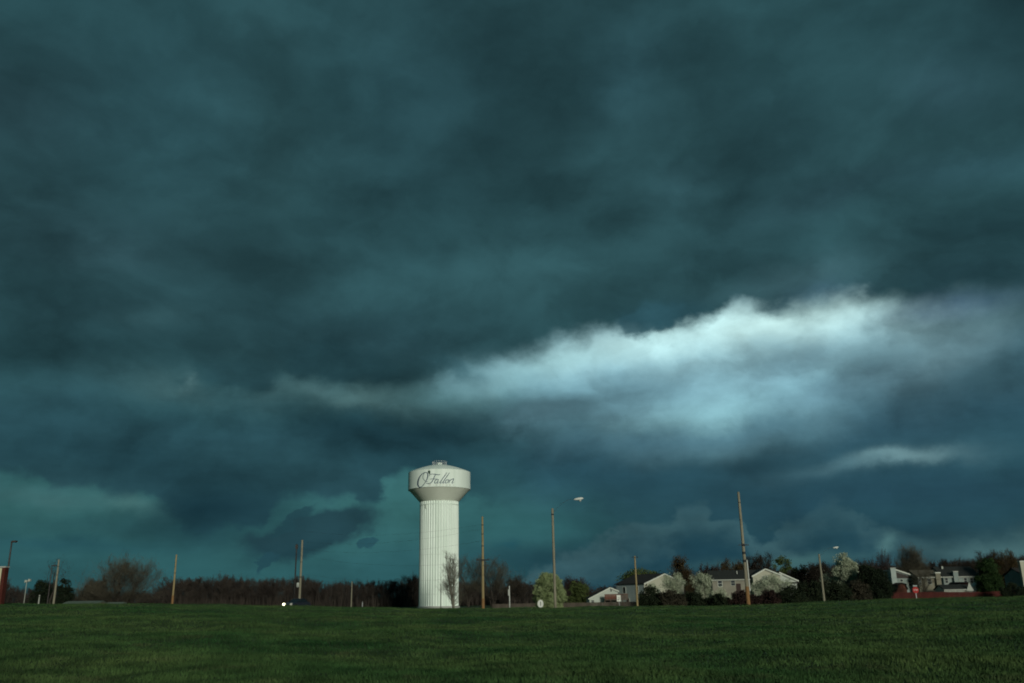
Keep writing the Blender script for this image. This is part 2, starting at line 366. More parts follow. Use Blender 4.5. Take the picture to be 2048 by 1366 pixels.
MT = {
    'paint': mat('tower_paint', (.65, .75, .66), (.77, .86, .78), 0.9, 0.55, stretch=(1, 1, 0.07)),
    'paint_bounce': mat('tower_underside_bounce_tint', (.68, .73, .62), (.75, .80, .69), 0.3, 0.6),  # tower paint again, with warm ground bounce on the underside put into the colour
    'seam': mat('weld_seam', (.56, .62, .54), rough=0.7),
    'ink': mat('letter_blue', (.045, .075, .12), rough=0.6),
    'leafink': mat('leaf_green_paint', (.015, .045, .03), rough=0.6),
    'faint': mat('letter_faint_red', (.46, .40, .36), rough=0.6),
    'steel': mat('galvanised_steel', (.30, .32, .32), (.42, .44, .43), 4, 0.5, metal=0.3),
    'dark_metal': mat('dark_bronze_metal', (.035, .03, .028), (.05, .045, .04), 5, 0.5),
    'iron': mat('black_hardware', (.02, .02, .02), rough=0.6),
    'wood_tan': mat('pole_wood_tan', (.20, .155, .075), (.31, .245, .125), 2.0, 0.9, 0.5, 12, stretch=(6, 6, .5)),
    'wood_grey': mat('pole_wood_grey', (.16, .15, .105), (.25, .235, .17), 2.0, 0.9, 0.5, 12, stretch=(6, 6, .5)),
    'wood_red': mat('pole_butt_wood', (.16, .085, .035), (.24, .14, .06), 2.0, 0.9, stretch=(6, 6, .6)),
    'lamp_glass': mat('lamp_lens', (.5, .55, .5), rough=0.3),
    'lamp_body': mat('lamp_body', (.55, .58, .52), (.64, .66, .6), 6, 0.5),
    'white_sign': mat('white_sign', (.6, .62, .55), (.68, .7, .62), 3, 0.6),
    'sign_back': mat('sign_back_metal', (.5, .53, .47), (.6, .62, .56), 5, 0.5),
    'red_sign': mat('red_sign', (.30, .016, .014), rough=0.6),
    'asphalt': mat('asphalt', (.045, .045, .043), (.065, .063, .06), 1.5, 0.95, 0.3, 40),
    'bark': mat('bark', (.028, .024, .019), (.05, .042, .033), 4, 0.95),
    'bark_pale': mat('bark_pale', (.12, .115, .09), (.2, .19, .15), 4, 0.95),
    'twig': mat('twig_brown', (.020, .016, .012), (.034, .028, .02), 0.6, 0.95),
    'twig_wood': mat('twig_wood', (.026, .021, .0175), (.048, .040, .032), 0.11, 0.95),
    'twig_pale': mat('twig_grey', (.055, .051, .036), (.085, .078, .054), 0.5, 0.95),
    'twig_red': mat('twig_red', (.030, .020, .017), (.045, .031, .026), 0.6, 0.95),
    'twig_rust': mat('twig_rust', (.045, .03, .014), (.06, .045, .018), 0.6, 0.95),
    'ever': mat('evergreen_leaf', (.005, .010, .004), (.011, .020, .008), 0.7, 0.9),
    'ever2': mat('evergreen_leaf_bright', (.012, .032, .008), (.026, .055, .014), 0.6, 0.9),
    'green': mat('spring_leaf', (.04, .06, .016), (.075, .10, .03), 0.7, 0.9),
    'pear': mat('pear_leaf', (.15, .20, .08), (.28, .34, .165), 0.9, 0.9),
    'blossom': mat('blossom', (.17, .205, .13), (.46, .51, .36), 1.1, 0.9),
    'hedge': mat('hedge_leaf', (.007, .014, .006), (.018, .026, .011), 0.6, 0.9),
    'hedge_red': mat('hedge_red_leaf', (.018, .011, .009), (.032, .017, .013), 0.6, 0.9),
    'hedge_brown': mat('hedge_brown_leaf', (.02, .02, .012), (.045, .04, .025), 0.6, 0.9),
    'white_wall': siding('white_siding', (.36, .40, .35), (.42, .46, .40)),
    'cream_wall': siding('cream_siding', (.34, .34, .26), (.40, .40, .31)),
    'blue_shade_wall': siding('blue_grey_shade_siding', (.26, .31, .30), (.31, .36, .34)),  # siding with cool shade put into its colour; also colours the street name plate
    'tan_wall': siding('tan_siding', (.15, .145, .105), (.19, .18, .13)),
    'taupe_wall': siding('taupe_siding', (.17, .165, .13), (.22, .21, .165)),
    'pale_wall': siding('pale_siding', (.17, .21, .19), (.22, .26, .24)),
    'dark_siding': siding('dark_brown_siding', (.035, .03, .027), (.05, .042, .038)),
    'roof_dark': mat('shingle_dark', (.022, .022, .02), (.04, .037, .033), 3, 0.95, 0.4, 14),
    'roof_slate': mat('shingle_slate', (.02, .023, .021), (.032, .036, .032), 3, 0.95, 0.4, 14),
    'roof_tan': mat('shingle_tan', (.07, .062, .045), (.1, .09, .065), 3, 0.95, 0.4, 14),
    'roof_red': mat('shed_roof_red', (.06, .028, .022), (.09, .045, .035), 3, 0.9, 0.4, 10),
    'roof_pale': mat('metal_roof_pale', (.10, .13, .10), (.14, .17, .13), 0.6, 0.6),
    'trim': mat('white_trim', (.48, .51, .44), (.55, .58, .5), 2, 0.7),
    'trim_dim': mat('greyer_trim', (.28, .30, .26), (.36, .38, .32), 2, 0.7),  # darker tone of the white trim
    'pane': mat('window_glass', (.012, .02, .024), rough=0.15, spec=0.5),
    'door': mat('dark_door', (.03, .018, .014), rough=0.7),
    'deck_wood': mat('deck_redwood', (.10, .038, .026), (.15, .06, .04), 2.5, 0.85),
    'deck_grey': mat('deck_weathered', (.07, .055, .045), (.11, .085, .065), 2.5, 0.85),
    'fence_red': mat('fence_red', (.044, .011, .009), (.068, .017, .013), 0.8, 0.9, stretch=(3, 3, .5)),
    'fence_grey': mat('fence_grey', (.05, .042, .032), (.085, .07, .054), 0.8, 0.9, stretch=(3, 3, .5)),
    'concrete': mat('concrete', (.3, .31, .28), (.38, .39, .35), 2, 0.9),
    'pillar_red': mat('pillar_red', (.055, .013, .009), (.08, .02, .013), 1.5, 0.8),
    'cream_panel': mat('cream_panel', (.42, .42, .26), (.52, .52, .34), 1.5, 0.6),
    'car_paint': mat('car_paint', (.018, .022, .032), rough=0.3, spec=0.5),
    'car_glass': mat('car_glass', (.01, .013, .016), rough=0.08, spec=0.6),
    'tyre': mat('tyre', (.012, .012, .012), rough=0.9),
    'rim': mat('wheel_rim', (.3, .3, .3), rough=0.4, metal=0.6),
    'headlight': mat('headlight_lit', (.8, .8, .7), rough=0.2, emit=((1.0, 0.95, 0.62), 5.0)),
    'headlight_dim': mat('headlight_low', (.3, .3, .26), rough=0.2, emit=((1.0, 0.98, 0.8), .1)),
    'canvas': mat('white_canvas', (.26, .31, .29), (.32, .37, .34), 1, 0.8),
    'transformer': mat('grey_can', (.34, .36, .32), rough=0.5),
}

# ------------------------------------------------------------------ terrain
EDGE = [(-300, 1212), (0, 1209), (345, 1209), (600, 1214), (880, 1218), (1107, 1217), (1270, 1214), (1497, 1211), (1649, 1205), (1850, 1198), (2048, 1192), (2350, 1186)]
E_AZ = np.array([azel(*p)[0] for p in EDGE]); E_EL = np.array([azel(*p)[1] for p in EDGE])
D_CREST = 85.0
def sm(t):
    t = np.clip(t, 0, 1)
    return t * t * (3 - 2 * t)
def ground_np(x, y):
    x = np.asarray(x, float); y = np.asarray(y, float)
    yy = np.maximum(y, 20.0)
    az = np.degrees(np.arctan2(x, yy))
    el = np.interp(az, E_AZ, E_EL)
    zc = EYE.z + np.tan(np.radians(el)) * D_CREST / np.maximum(np.cos(np.radians(az)), .5)
    zc = np.clip(zc, -0.3, 2.2)
    drop = np.interp(az, [-32, -12, 0, 18, 30], [0.7, 0.72, 1.3, 1.7, 1.7])
    z = zc * sm(y / D_CREST)
    z = z - drop * sm((y - 87) / 16.0)
    far = -1.7
    t = sm((y - 120) / 90.0)
    z = z * (1 - t) + far * t
    near = sm((140 - y) / 40) * sm((y - 3) / 8)
    z = z + near * (0.035 * np.sin(x * .9 + 1.3 * np.sin(y * .31)) + 0.03 * np.sin(y * .77 + x * .41) + 0.045 * np.sin(x * .23 - y * .29))
    return z
def ground(x, y):
    return float(ground_np(x, y))

def mesh_np(name, V, T, smooth=False):
    V = np.asarray(V, np.float32); T = np.asarray(T, np.int32)
    k = T.shape[1]
    me = bpy.data.meshes.new(name)
    me.vertices.add(len(V)); me.vertices.foreach_set('co', V.ravel())
    me.loops.add(len(T) * k); me.loops.foreach_set('vertex_index', T.ravel())
    me.polygons.add(len(T)); me.polygons.foreach_set('loop_start', np.arange(0, len(T) * k, k, dtype=np.int32))
    me.update(calc_edges=True)
    if smooth: me.polygons.foreach_set('use_smooth', np.ones(len(T), bool))
    return me
def link(name, me, m=None, parent=None):
    o = bpy.data.objects.new(name, me)
    COL.objects.link(o)
    if m is not None and me is not None and not me.materials: me.materials.append(MT[m] if isinstance(m, str) else m)
    if parent is not None: o.parent = parent
    return o
def tag(o, label, cat, group=None):
    o['label'] = label; o['category'] = cat
    if group: o['group'] = group
    return o
def thing(name, label, cat, loc=(0, 0, 0), rz=0.0, group=None):
    o = bpy.data.objects.new(name, None)
    o.empty_display_size = 0.3
    COL.objects.link(o); o.location = loc; o.rotation_euler = (0, 0, rz)
    return tag(o, label, cat, group)

class MB:
    """collects simple shapes into one mesh"""
    def __init__(s): s.v = []; s.f = []
    def add(s, v, f):
        n = len(s.v); s.v += [tuple(p) for p in v]; s.f += [tuple(i + n for i in q) for q in f]; return s
    def box(s, x0, x1, y0, y1, z0, z1):
        return s.add([(x0, y0, z0), (x1, y0, z0), (x1, y1, z0), (x0, y1, z0), (x0, y0, z1), (x1, y0, z1), (x1, y1, z1), (x0, y1, z1)],
                     [(0, 3, 2, 1), (4, 5, 6, 7), (0, 1, 5, 4), (1, 2, 6, 5), (2, 3, 7, 6), (3, 0, 4, 7)])
    def tube(s, pts, rad, n=8, cap=True):
        pts = [Vector(p) for p in pts]
        if not isinstance(rad, (list, tuple)): rad = [rad] * len(pts)
        V = []; F = []
        for i, p in enumerate(pts):
            d = (pts[min(i + 1, len(pts) - 1)] - pts[max(i - 1, 0)]).normalized()
            a_ = d.cross(Vector((0, 1, 0))) if abs(d.z) > .8 else d.cross(Vector((0, 0, 1)))
            if a_.length < 1e-3: a_ = Vector((1, 0, 0))
            a_.normalize(); b_ = d.cross(a_).normalized()
            for k in range(n):
                t = 2 * math.pi * k / n
                V.append(p + a_ * math.cos(t) * rad[i] + b_ * math.sin(t) * rad[i])
        for i in range(len(pts) - 1):
            for k in range(n):
                F.append((i * n + k, i * n + (k + 1) % n, (i + 1) * n + (k + 1) % n, (i + 1) * n + k))
        if cap:
            F.append(tuple(range(n - 1, -1, -1))); F.append(tuple((len(pts) - 1) * n + k for k in range(n)))
        return s.add(V, F)
    def lathe(s, prof, n=32, cx=0, cy=0, rfun=None):
        V = []; F = []
        for j, (r, z) in enumerate(prof):
            for k in range(n):
                t = 2 * math.pi * k / n
                rr = r * (rfun(t, j) if rfun else 1)
                V.append((cx + rr * math.cos(t), cy + rr * math.sin(t), z))
        for j in range(len(prof) - 1):
            for k in range(n):
                F.append((j * n + k, j * n + (k + 1) % n, (j + 1) * n + (k + 1) % n, (j + 1) * n + k))
        return s.add(V, F)
    def prism(s, poly, y0, y1):
        """polygon in (x, z) extruded along y"""
        n = len(poly)
        V = [(x, y0, z) for x, z in poly] + [(x, y1, z) for x, z in poly]
        F = [tuple(range(n)), tuple(range(2 * n - 1, n - 1, -1))] + [(i, i + n, (i + 1) % n + n, (i + 1) % n) for i in range(n)]
        return s.add(V, F)
    def build(s, name, m, parent=None, smooth=False, bevel=0.0):
        me = bpy.data.meshes.new(name)
        me.from_pydata(s.v, [], s.f); me.update()
        if bevel or True:
            import bmesh
            bm = bmesh.new(); bm.from_mesh(me)
            bmesh.ops.recalc_face_normals(bm, faces=bm.faces)
            if bevel: bmesh.ops.bevel(bm, geom=bm.edges[:], offset=bevel, segments=2, affect='EDGES')
            bm.to_mesh(me); bm.free()
        if smooth:
            for p in me.polygons: p.use_smooth = True
        return link(name, me, m, parent)

# ground sheet
xs = np.unique(np.concatenate([np.linspace(-4000, -400, 10), np.linspace(-400, -90, 18), np.linspace(-90, 90, 150), np.linspace(90, 400, 18), np.linspace(400, 4000, 10)]))
ys = np.unique(np.concatenate([np.linspace(-3000, -60, 12), np.linspace(-60, 5, 20), np.linspace(5, 112, 120), np.linspace(112, 320, 60), np.linspace(320, 6000, 24)]))
GX, GY = np.meshgrid(xs, ys)
GZ = ground_np(GX, GY)
nx, ny = len(xs), len(ys)
idx = np.arange(nx * ny).reshape(ny, nx)
Q = np.stack([idx[:-1, :-1].ravel(), idx[:-1, 1:].ravel(), idx[1:, 1:].ravel(), idx[1:, :-1].ravel()], 1)
MT['soil'] = mat('meadow_ground', (.030, .052, .016), (.046, .075, .022), 0.35, 0.95, 0.6, 6)
g_o = link('ground', mesh_np('ground', np.stack([GX.ravel(), GY.ravel(), GZ.ravel()], 1), Q, True), 'soil')
g_o['kind'] = 'structure'

# grass blades on the field (uncountable)
rng = np.random.default_rng(7)
def grass_mat():
    m = bpy.data.materials.new('grass_blades'); m.use_nodes = True
    nt = m.node_tree; b = nt.nodes['Principled BSDF']
    b.inputs['Roughness'].default_value = 0.8; b.inputs['Specular IOR Level'].default_value = 0.1
    tc = nt.nodes.new('ShaderNodeTexCoord')
    def nz(scale, det):
        n = nt.nodes.new('ShaderNodeTexNoise'); n.inputs['Scale'].default_value = scale; n.inputs['Detail'].default_value = det
        nt.links.new(tc.outputs['Object'], n.inputs['Vector']); return n.outputs['Fac']
    def rp(f, c1, c2, p0=.35, p1=.65):
        r = nt.nodes.new('ShaderNodeValToRGB'); e_ = r.color_ramp.elements
        e_[0].position = p0; e_[1].position = p1; e_[0].color = (*c1, 1); e_[1].color = (*c2, 1)
        nt.links.new(f, r.inputs[0]); return r.outputs[0]
    base = rp(nz(0.16, 4), (.019, .060, .019), (.056, .094, .031))
    mx = nt.nodes.new('ShaderNodeMix'); mx.data_type = 'RGBA'; mx.blend_type = 'MULTIPLY'; mx.inputs[0].default_value = 1
    nt.links.new(base, mx.inputs[6])
    nt.links.new(rp(nz(0.9, 7), (.45, .52, .50), (1.3, 1.28, 1.2)), mx.inputs[7])
    m2 = nt.nodes.new('ShaderNodeMix'); m2.data_type = 'RGBA'          # bleached straw in scattered patches
    nt.links.new(mx.outputs[2], m2.inputs[6]); m2.inputs[7].default_value = (.10, .098, .05, 1)
    nt.links.new(rp(nz(0.75, 6), (0, 0, 0), (.4, .4, .4), .58, .76), m2.inputs[0])
    nt.links.new(m2.outputs[2], b.inputs['Base Color'])
    return m
MT['grass'] = grass_mat()
NB = 620000
u = rng.random(NB)
yy = 10.5 * (92.0 / 10.5) ** (u ** 0.85)                  # denser near the camera
xx = (rng.random(NB) * 2 - 1) * (yy * 0.66 + 4)
clump = 0.5 + 0.5 * np.sin(xx * 1.7 + np.sin(yy * 1.1) * 2) * np.sin(yy * 1.3 + np.cos(xx * .9) * 2)
hh = (0.035 + 0.05 * rng.random(NB) + 0.06 * clump * rng.random(NB)) * (1 + 0.9 * (rng.random(NB) > .99))
wd = 0.005 + 0.008 * rng.random(NB) + yy * 0.00022
ang = rng.random(NB) * math.pi
lean = rng.normal(0, .35, (NB, 2)) * hh[:, None]
zz = ground_np(xx, yy) - 0.01
base_l = np.stack([xx - np.cos(ang) * wd, yy - np.sin(ang) * wd, zz], 1)
base_r = np.stack([xx + np.cos(ang) * wd, yy + np.sin(ang) * wd, zz], 1)
tip = np.stack([xx + lean[:, 0], yy + lean[:, 1], zz + hh], 1)
GV = np.stack([base_l, base_r, tip], 1).reshape(-1, 3)
gr = link('grass', mesh_np('grass', GV, np.arange(NB * 3).reshape(-1, 3)), 'grass')
gr['kind'] = 'stuff'; gr['label'] = 'uneven dark green spring grass covering the field'

# the road beyond the crest of the field
def strip(name, pts, half, m, lift):
    V = []; F = []
    for i, (x, y) in enumerate(pts):
        x2, y2 = pts[min(i + 1, len(pts) - 1)]; x1, y1 = pts[max(i - 1, 0)]
        d = Vector((x2 - x1, y2 - y1)).normalized(); n_ = Vector((-d.y, d.x))
        for s_ in (-1, -.33, .33, 1):
            X, Y = x + n_.x * half * s_, y + n_.y * half * s_
            V.append((X, Y, ground(X, Y) + lift))
    for i in range(len(pts) - 1):
        for k in range(3):
            F.append((i * 4 + k, i * 4 + k + 1, i * 4 + k + 5, i * 4 + k + 4))
    me = bpy.data.meshes.new(name); me.from_pydata(V, [], F); me.update()
    o = link(name, me, m); o['kind'] = 'structure'; return o
rp_ = [(x, 128 + 6 * math.sin(x * .012) - 0.03 * x) for x in range(-160, 165, 4)]
strip('road', rp_, 3.6, 'asphalt', 0.06)

# ------------------------------------------------------------------ water tower
def water_tower():
    Y = 270.0
    c = at(878, 1100, Y); X = c.x
    zb = ground(X, Y)
    t = thing('water_tower', 'white fluted water tower with blue script lettering on its tank', 'water tower', (X, Y, zb))
    zz = lambda py: at(877, py, Y).z - zb
    mpp = (at(938, 960, Y).x - at(815, 960, Y).x) / 123.0
    R = 61.8 * mpp; r = 37.6 * mpp
    z_neck, z_low, z_rim, z_top = zz(1005), zz(980.5), zz(946), zz(932)
    nf = 46
    def flute(th, j):
        p = (th * nf / (2 * math.pi)) % 1.0
        tri = min(1.0, max(-1.0, (abs(p - .5) * 4 - 1) * 1.9))
        return 1.0 + 0.02 * tri
    MB().lathe([(r, -.2), (r, z_neck * .5), (r, z_neck + .15)], nf * 12, rfun=flute).build('fluted_column', 'paint', t)
    for py in (1110, 1188):
        z = zz(py)
        MB().lathe([(r * 1.018, z - .03), (r * 1.0225, z), (r * 1.018, z + .03)], 96).build('weld_seam', 'seam', t)
    MB().lathe([(r * 1.018, z_neck - 1.0), (r * 1.03, z_neck - .95), (r * 1.03, z_neck - .85), (r * 1.018, z_neck - .8)], 96).build('collar', 'paint', t)
    MB().lathe([(r * 1.08, -.2), (r * 1.08, .55), (r * 1.0, .6)], 96).build('base_ring', 'concrete', t, True)
    MB().lathe([(r * .98, z_neck), (r * 1.05, z_neck + .25), (R * .93, z_low - .45), (R * .99, z_low - .02)], 96).build('cone', 'paint_bounce', t, True)
    MB().lathe([(R, z_low), (R, (z_low + z_rim) / 2), (R, z_rim)], 128).build('tank_wall', 'paint', t, True)
    n_ = 10
    dome = [(R * 1.002, z_rim - .02)] + [(R * (1 - i / n_) * .995 + .01, z_rim + (z_top - z_rim + .35) * (1 - (1 - i / n_) ** 1.7)) for i in range(n_ + 1)]
    MB().lathe(dome, 96).build('dome_roof', 'paint', t, True)
    # railing round the roof hatch
    rr = 14 * mpp; zr = z_top + .25
    rail = MB()
    for h in (.55, 1.1):
        rail.tube([(rr * math.cos(k * math.pi / 16), rr * math.sin(k * math.pi / 16), zr + h) for k in range(33)], .045, 5)
    rail.build('railing', 'steel', t)
    for k in range(16):
        a_ = k * math.pi / 8
        MB().tube([(rr * math.cos(a_), rr * math.sin(a_), zr - .3), (rr * math.cos(a_), rr * math.sin(a_), zr + 1.1)], .045, 5).build('railing_post', 'steel', t)
    MB().lathe([(.9, zr - .2), (.9, zr + .55), (.5, zr + .8), (.01, zr + .85)], 16).build('vent_cap', 'paint', t, True)
    # lettering wrapped on the tank wall: strokes read from the photograph, as (x, y, half width) of a 12.42x enlargement
    def on_tank(zx, zy, lift):
        px, py = 800 + zx / 12.42, 910 + zy / 12.42
        d = ray(px, py); o_ = EYE - Vector((X, Y, 0))
        A = d.x ** 2 + d.y ** 2; B = 2 * (o_.x * d.x + o_.y * d.y); Cc = o_.x ** 2 + o_.y ** 2 - (R + lift) ** 2
        k = (-B - math.sqrt(max(B * B - 4 * A * Cc, 0))) / (2 * A)
        p = EYE + d * k
        return (p.x - X, p.y - Y, p.z - zb)
    def smooth_path(P, n=7):
        out = []
        for i in range(len(P) - 1):
            p0, p1, p2, p3 = P[max(i - 1, 0)], P[i], P[i + 1], P[min(i + 2, len(P) - 1)]
            for k in range(n):
                s = k / n
                out.append(tuple(.5 * ((2 * p1[j]) + (-p0[j] + p2[j]) * s + (2 * p0[j] - 5 * p1[j] + 4 * p2[j] - p3[j]) * s * s + (-p0[j] + 3 * p1[j] - 3 * p2[j] + p3[j]) * s ** 3) for j in range(3)))
        return out + [P[-1]]
    def stroke(mb, P, lift):
        S = smooth_path(P)
        V = []; F = []
        for i, (x, y, w) in enumerate(S):
            x1, y1, _ = S[max(i - 1, 0)]; x2, y2, _ = S[min(i + 1, len(S) - 1)]
            L_ = math.hypot(x2 - x1, y2 - y1) or 1
            nx_, ny_ = -(y2 - y1) / L_, (x2 - x1) / L_
            for s in (-1, 1):
                for lf in (lift, -.05):
                    V.append(on_tank(x + nx_ * w * s, y + ny_ * w * s, lf))
        for i in range(len(S) - 1):
            a_, b_ = i * 4, i * 4 + 4
            F += [(a_, a_ + 2, b_ + 2, b_), (a_ + 1, b_ + 1, b_ + 3, a_ + 3), (a_, b_, b_ + 1, a_ + 1), (a_ + 2, a_ + 3, b_ + 3, b_ + 2)]
        n = len(S) * 4 - 4
        F += [(0, 1, 3, 2), (n, n + 2, n + 3, n + 1)]
        mb.add(V, F)
    LET = [
        [[(690, 660, 5), (640, 660, 5), (580, 590, 6), (568, 530, 6), (590, 465, 6), (640, 430, 7), (680, 455, 11), (690, 520, 13), (660, 620, 11), (600, 720, 8), (530, 790, 8), (480, 795, 12), (447, 745, 17), (447, 660, 18), (480, 560, 14), (550, 470, 8), (630, 428, 6)]],
        [[(725, 530, 5), (740, 490, 6), (800, 473, 7), (880, 480, 9), (950, 492, 8), (1000, 478, 5)],
         [(880, 482, 8), (850, 550, 10), (815, 625, 10), (770, 690, 9), (700, 712, 8), (650, 700, 5)],
         [(740, 600, 5), (800, 592, 6), (880, 596, 6), (910, 586, 4)]],
        [[(955, 610, 7), (915, 605, 8), (868, 645, 9), (858, 690, 9), (885, 700, 7), (925, 670, 6), (960, 608, 6)], [(960, 605, 8), (930, 665, 9), (925, 698, 8), (950, 695, 5), (985, 660, 4)]],
        [[(1165, 436, 6), (1120, 500, 9), (1050, 600, 10), (995, 690, 10), (1020, 698, 6), (1060, 665, 4)]],
        [[(1230, 440, 6), (1180, 510, 9), (1110, 610, 10), (1065, 690, 10), (1090, 698, 6), (1120, 670, 4)]],
        [[(1190, 612, 6), (1150, 625, 9), (1122, 670, 9), (1135, 698, 8), (1175, 685, 8), (1205, 640, 8), (1192, 612, 6), (1225, 620, 4)]],
        [[(1245, 612, 6), (1225, 660, 9), (1208, 700, 8)], [(1222, 665, 5), (1265, 618, 7), (1330, 590, 9), (1322, 630, 9), (1290, 690, 8), (1310, 698, 6), (1340, 675, 4)]],
    ]
    for L_ in LET:
        mb = MB()
        for i, P in enumerate(L_): stroke(mb, [(x, y, w * 1.0) for x, y, w in P], .03 + .006 * i)
        mb.build('letter', 'ink', t)
    mb = MB()
    stroke(mb, [(712, 378, 4), (722, 400, 24), (724, 430, 30), (735, 465, 12), (742, 490, 4)], .03)
    mb.build('painted_leaf', 'leafink', t)
    fnt = bpy.data.curves.new('small_text', 'FONT')
    for k, ch in enumerate('MISSOURI'):
        cu = bpy.data.curves.new('small', 'FONT'); cu.body = ch; cu.size = 1.0; cu.align_x = 'CENTER'; cu.extrude = 0.02
        tmp = bpy.data.objects.new('tmp', cu); COL.objects.link(tmp)
        dg = bpy.context.evaluated_depsgraph_get()
        me = bpy.data.meshes.new_from_object(tmp.evaluated_get(dg)); bpy.data.objects.remove(tmp)
        p = on_tank(745 + k * 83, 762, .02)
        o = link('small_letter', me, 'faint', t)
        o.location = p
        o.rotation_euler = (math.pi / 2, 0, math.atan2(p[1], p[0]) + math.pi / 2)
        o.scale = (.8, .62, 1)
    # access hatch and ladder mark on the column
    a_ = math.radians(232)
    hb = MB().box(-.25, .25, -.06, .06, -.55, .55).build('hatch', 'seam', t)
    hb.location = (r * 1.02 * math.cos(a_), r * 1.02 * math.sin(a_), zz(1015)); hb.rotation_euler = (0, 0, a_ + math.pi / 2)
    return t
water_tower()

# ------------------------------------------------------------------ poles and lamps
def pole_thing(name, label, cat, px_top, py_top, px_base, py_base, Y, r_bot, r_top, m, group=None, part='pole', taper_wob=0.0, seed=0):
    pm = at((px_top + px_base) / 2, (py_top + py_base) / 2, Y)
    X = pm.x
    zb = ground(X, Y)
    zt = at(px_top, py_top, Y).z
    t = thing(name, label, cat, (X, Y, zb), 0, group)
    h = zt - zb
    rnd = random.Random(seed)
    pts = []; rad = []
    n = 9
    for i in range(n):
        s = i / (n - 1)
        pts.append((rnd.uniform(-1, 1) * taper_wob * (1 if 0 < i else 0), rnd.uniform(-1, 1) * taper_wob, -.3 + (h + .3) * s))
        rad.append(r_bot + (r_top - r_bot) * s)
    MB().tube(pts, rad, 12).build(part, m, t, True)
    return t, h
def z_in(t, px, py):
    return at(px, py, t.location.y).z - t.location.z
def band(t, z, r, m='iron', h=.12):
    MB().lathe([(r * .9, z - h), (r, z - h), (r, z + h), (r * .9, z + h)], 14).build('metal_band', m, t)
def crossarm(t, z, half, th=.06, yoff=.2):
    MB().box(-half, half, -yoff - th, -yoff + th, z - th, z + th).build('crossarm', 'iron', t)
    for s in (-.8, .8):
        MB().lathe([(.03, z + th), (.05, z + th + .06), (.04, z + th + .14), (.01, z + th + .16)], 8, s * half, -yoff).build('insulator', 'iron', t)
def cobra(t, h, dirx, px, py, head_len, arm_from, m_arm='steel'):
    """lamp head at photo pixel px, py on a curved arm"""
    Y = t.location.y
    p = at(px, py, Y) - Vector(t.location)
    s = 1 if p.x > 0 else -1
    a0 = Vector((0, -.1, arm_from)); a3 = Vector((p.x - s * head_len * .5, -.1, p.z))
    pts = []
    for i in range(9):
        k = i / 8
        pts.append(a0.lerp(a3, k) + Vector((0, 0, math.sin(k * math.pi) * (a3.z - a0.z) * .25)))
    lamp = MB().tube(pts, .011, 6).build('lamp_arm', 'dark_metal', t)
    L_ = head_len
    prof = [(-.5, .05, .06), (-.3, .09, .1), (0, .17, .13), (.3, .16, .12), (.5, .05, .05)]
    V = []; F = []
    nseg = 10
    for (u_, w_, hh_) in prof:
        for k in range(nseg):
            th = 2 * math.pi * k / nseg
            V.append((p.x + u_ * L_ * s, -.1 + math.cos(th) * w_ * L_ / .9, p.z + math.sin(th) * hh_ * L_ / .9 + u_ * .1))
    for i in range(len(prof) - 1):
        for k in range(nseg):
            F.append((i * nseg + k, i * nseg + (k + 1) % nseg, (i + 1) * nseg + (k + 1) % nseg, (i + 1) * nseg + k))
    F += [tuple(range(nseg)), tuple(range(len(prof) * nseg - 1, (len(prof) - 1) * nseg - 1, -1))]
    hd = MB().add(V, F).build('lamp_head', 'lamp_body', t, True)
    MB().lathe([(.01, p.z - .26 * L_ / .9), (.1 * L_, p.z - .22 * L_ / .9), (.16 * L_, p.z - .08 * L_)], 10, p.x + .15 * s * L_, -.1).build('lens', 'lamp_glass', hd, True)

G_POLES = 'bare wooden utility poles beyond the field'
t, h = pole_thing('utility_pole', 'tallest bare wooden pole on the right with dark bands and a pale conduit', 'pole', 1477, 984, 1497, 1213, 90, .19, .12, 'wood_grey', G_POLES, taper_wob=.006, seed=1)
for py in (1090, 1106, 1122): band(t, z_in(t, 1487, py), .165)
for py in (1005, 1040): band(t, z_in(t, 1480, py), .14, 'iron', .03)
zc_ = z_in(t, 1493, 1120); zd_ = z_in(t, 1499, 1182)
MB().tube([(.24, -.16, zd_), (.22, -.16, (zc_ + zd_) / 2), (.2, -.16, zc_)], .05, 8).build('conduit', 'lamp_body', t)
MB().lathe([(.2, -.1), (.196, 1.4), (.186, 1.9)], 12).build('stained_butt', 'wood_red', t, True)
MB().box(-.5, .5, -.24, -.16, z_in(t, 1487, 1090) - .04, z_in(t, 1487, 1090) + .04).build('crossarm', 'iron', t)

t, h = pole_thing('street_light', 'wooden street light pole in front of the round pale green tree', 'street light', 1102.5, 1017, 1113, 1218, 88, .14, .115, 'wood_grey', None, taper_wob=.005, seed=2)
band(t, z_in(t, 1103, 1029), .135, 'iron', .06)
cobra(t, h, 1, 1157, 998, .95, h - .5)

t, h = pole_thing('utility_pole', 'yellow-brown wooden pole with short crossarm just right of the water tower', 'pole', 963, 1033, 968, 1217, 100, .17, .10, 'wood_tan', G_POLES, taper_wob=.008, seed=3)
crossarm(t, z_in(t, 966, 1120), .75)
for py in (1050, 1068, 1092, 1131, 1150): band(t, z_in(t, 965, py), .135, 'iron', .04)
MB().lathe([(.18, -.1), (.176, 1.3), (.168, 1.9)], 12).build('stained_butt', 'wood_red', t, True)

t, h = pole_thing('utility_pole', 'pale slim wooden pole in front of the shade-tinted house wall', 'pole', 1268.5, 1112, 1276, 1214, 150, .19, .12, 'wood_tan', G_POLES, taper_wob=.006, seed=4)
crossarm(t, h - .25, .5, .04)

t, h = pole_thing('street_light', 'smaller wooden street light pole in front of the dark hedge at right', 'street light', 1638, 1108, 1649, 1207, 150, .20, .14, 'wood_grey', None, taper_wob=.006, seed=5)
cobra(t, h, 1, 1671, 1095, .95, h - .5)

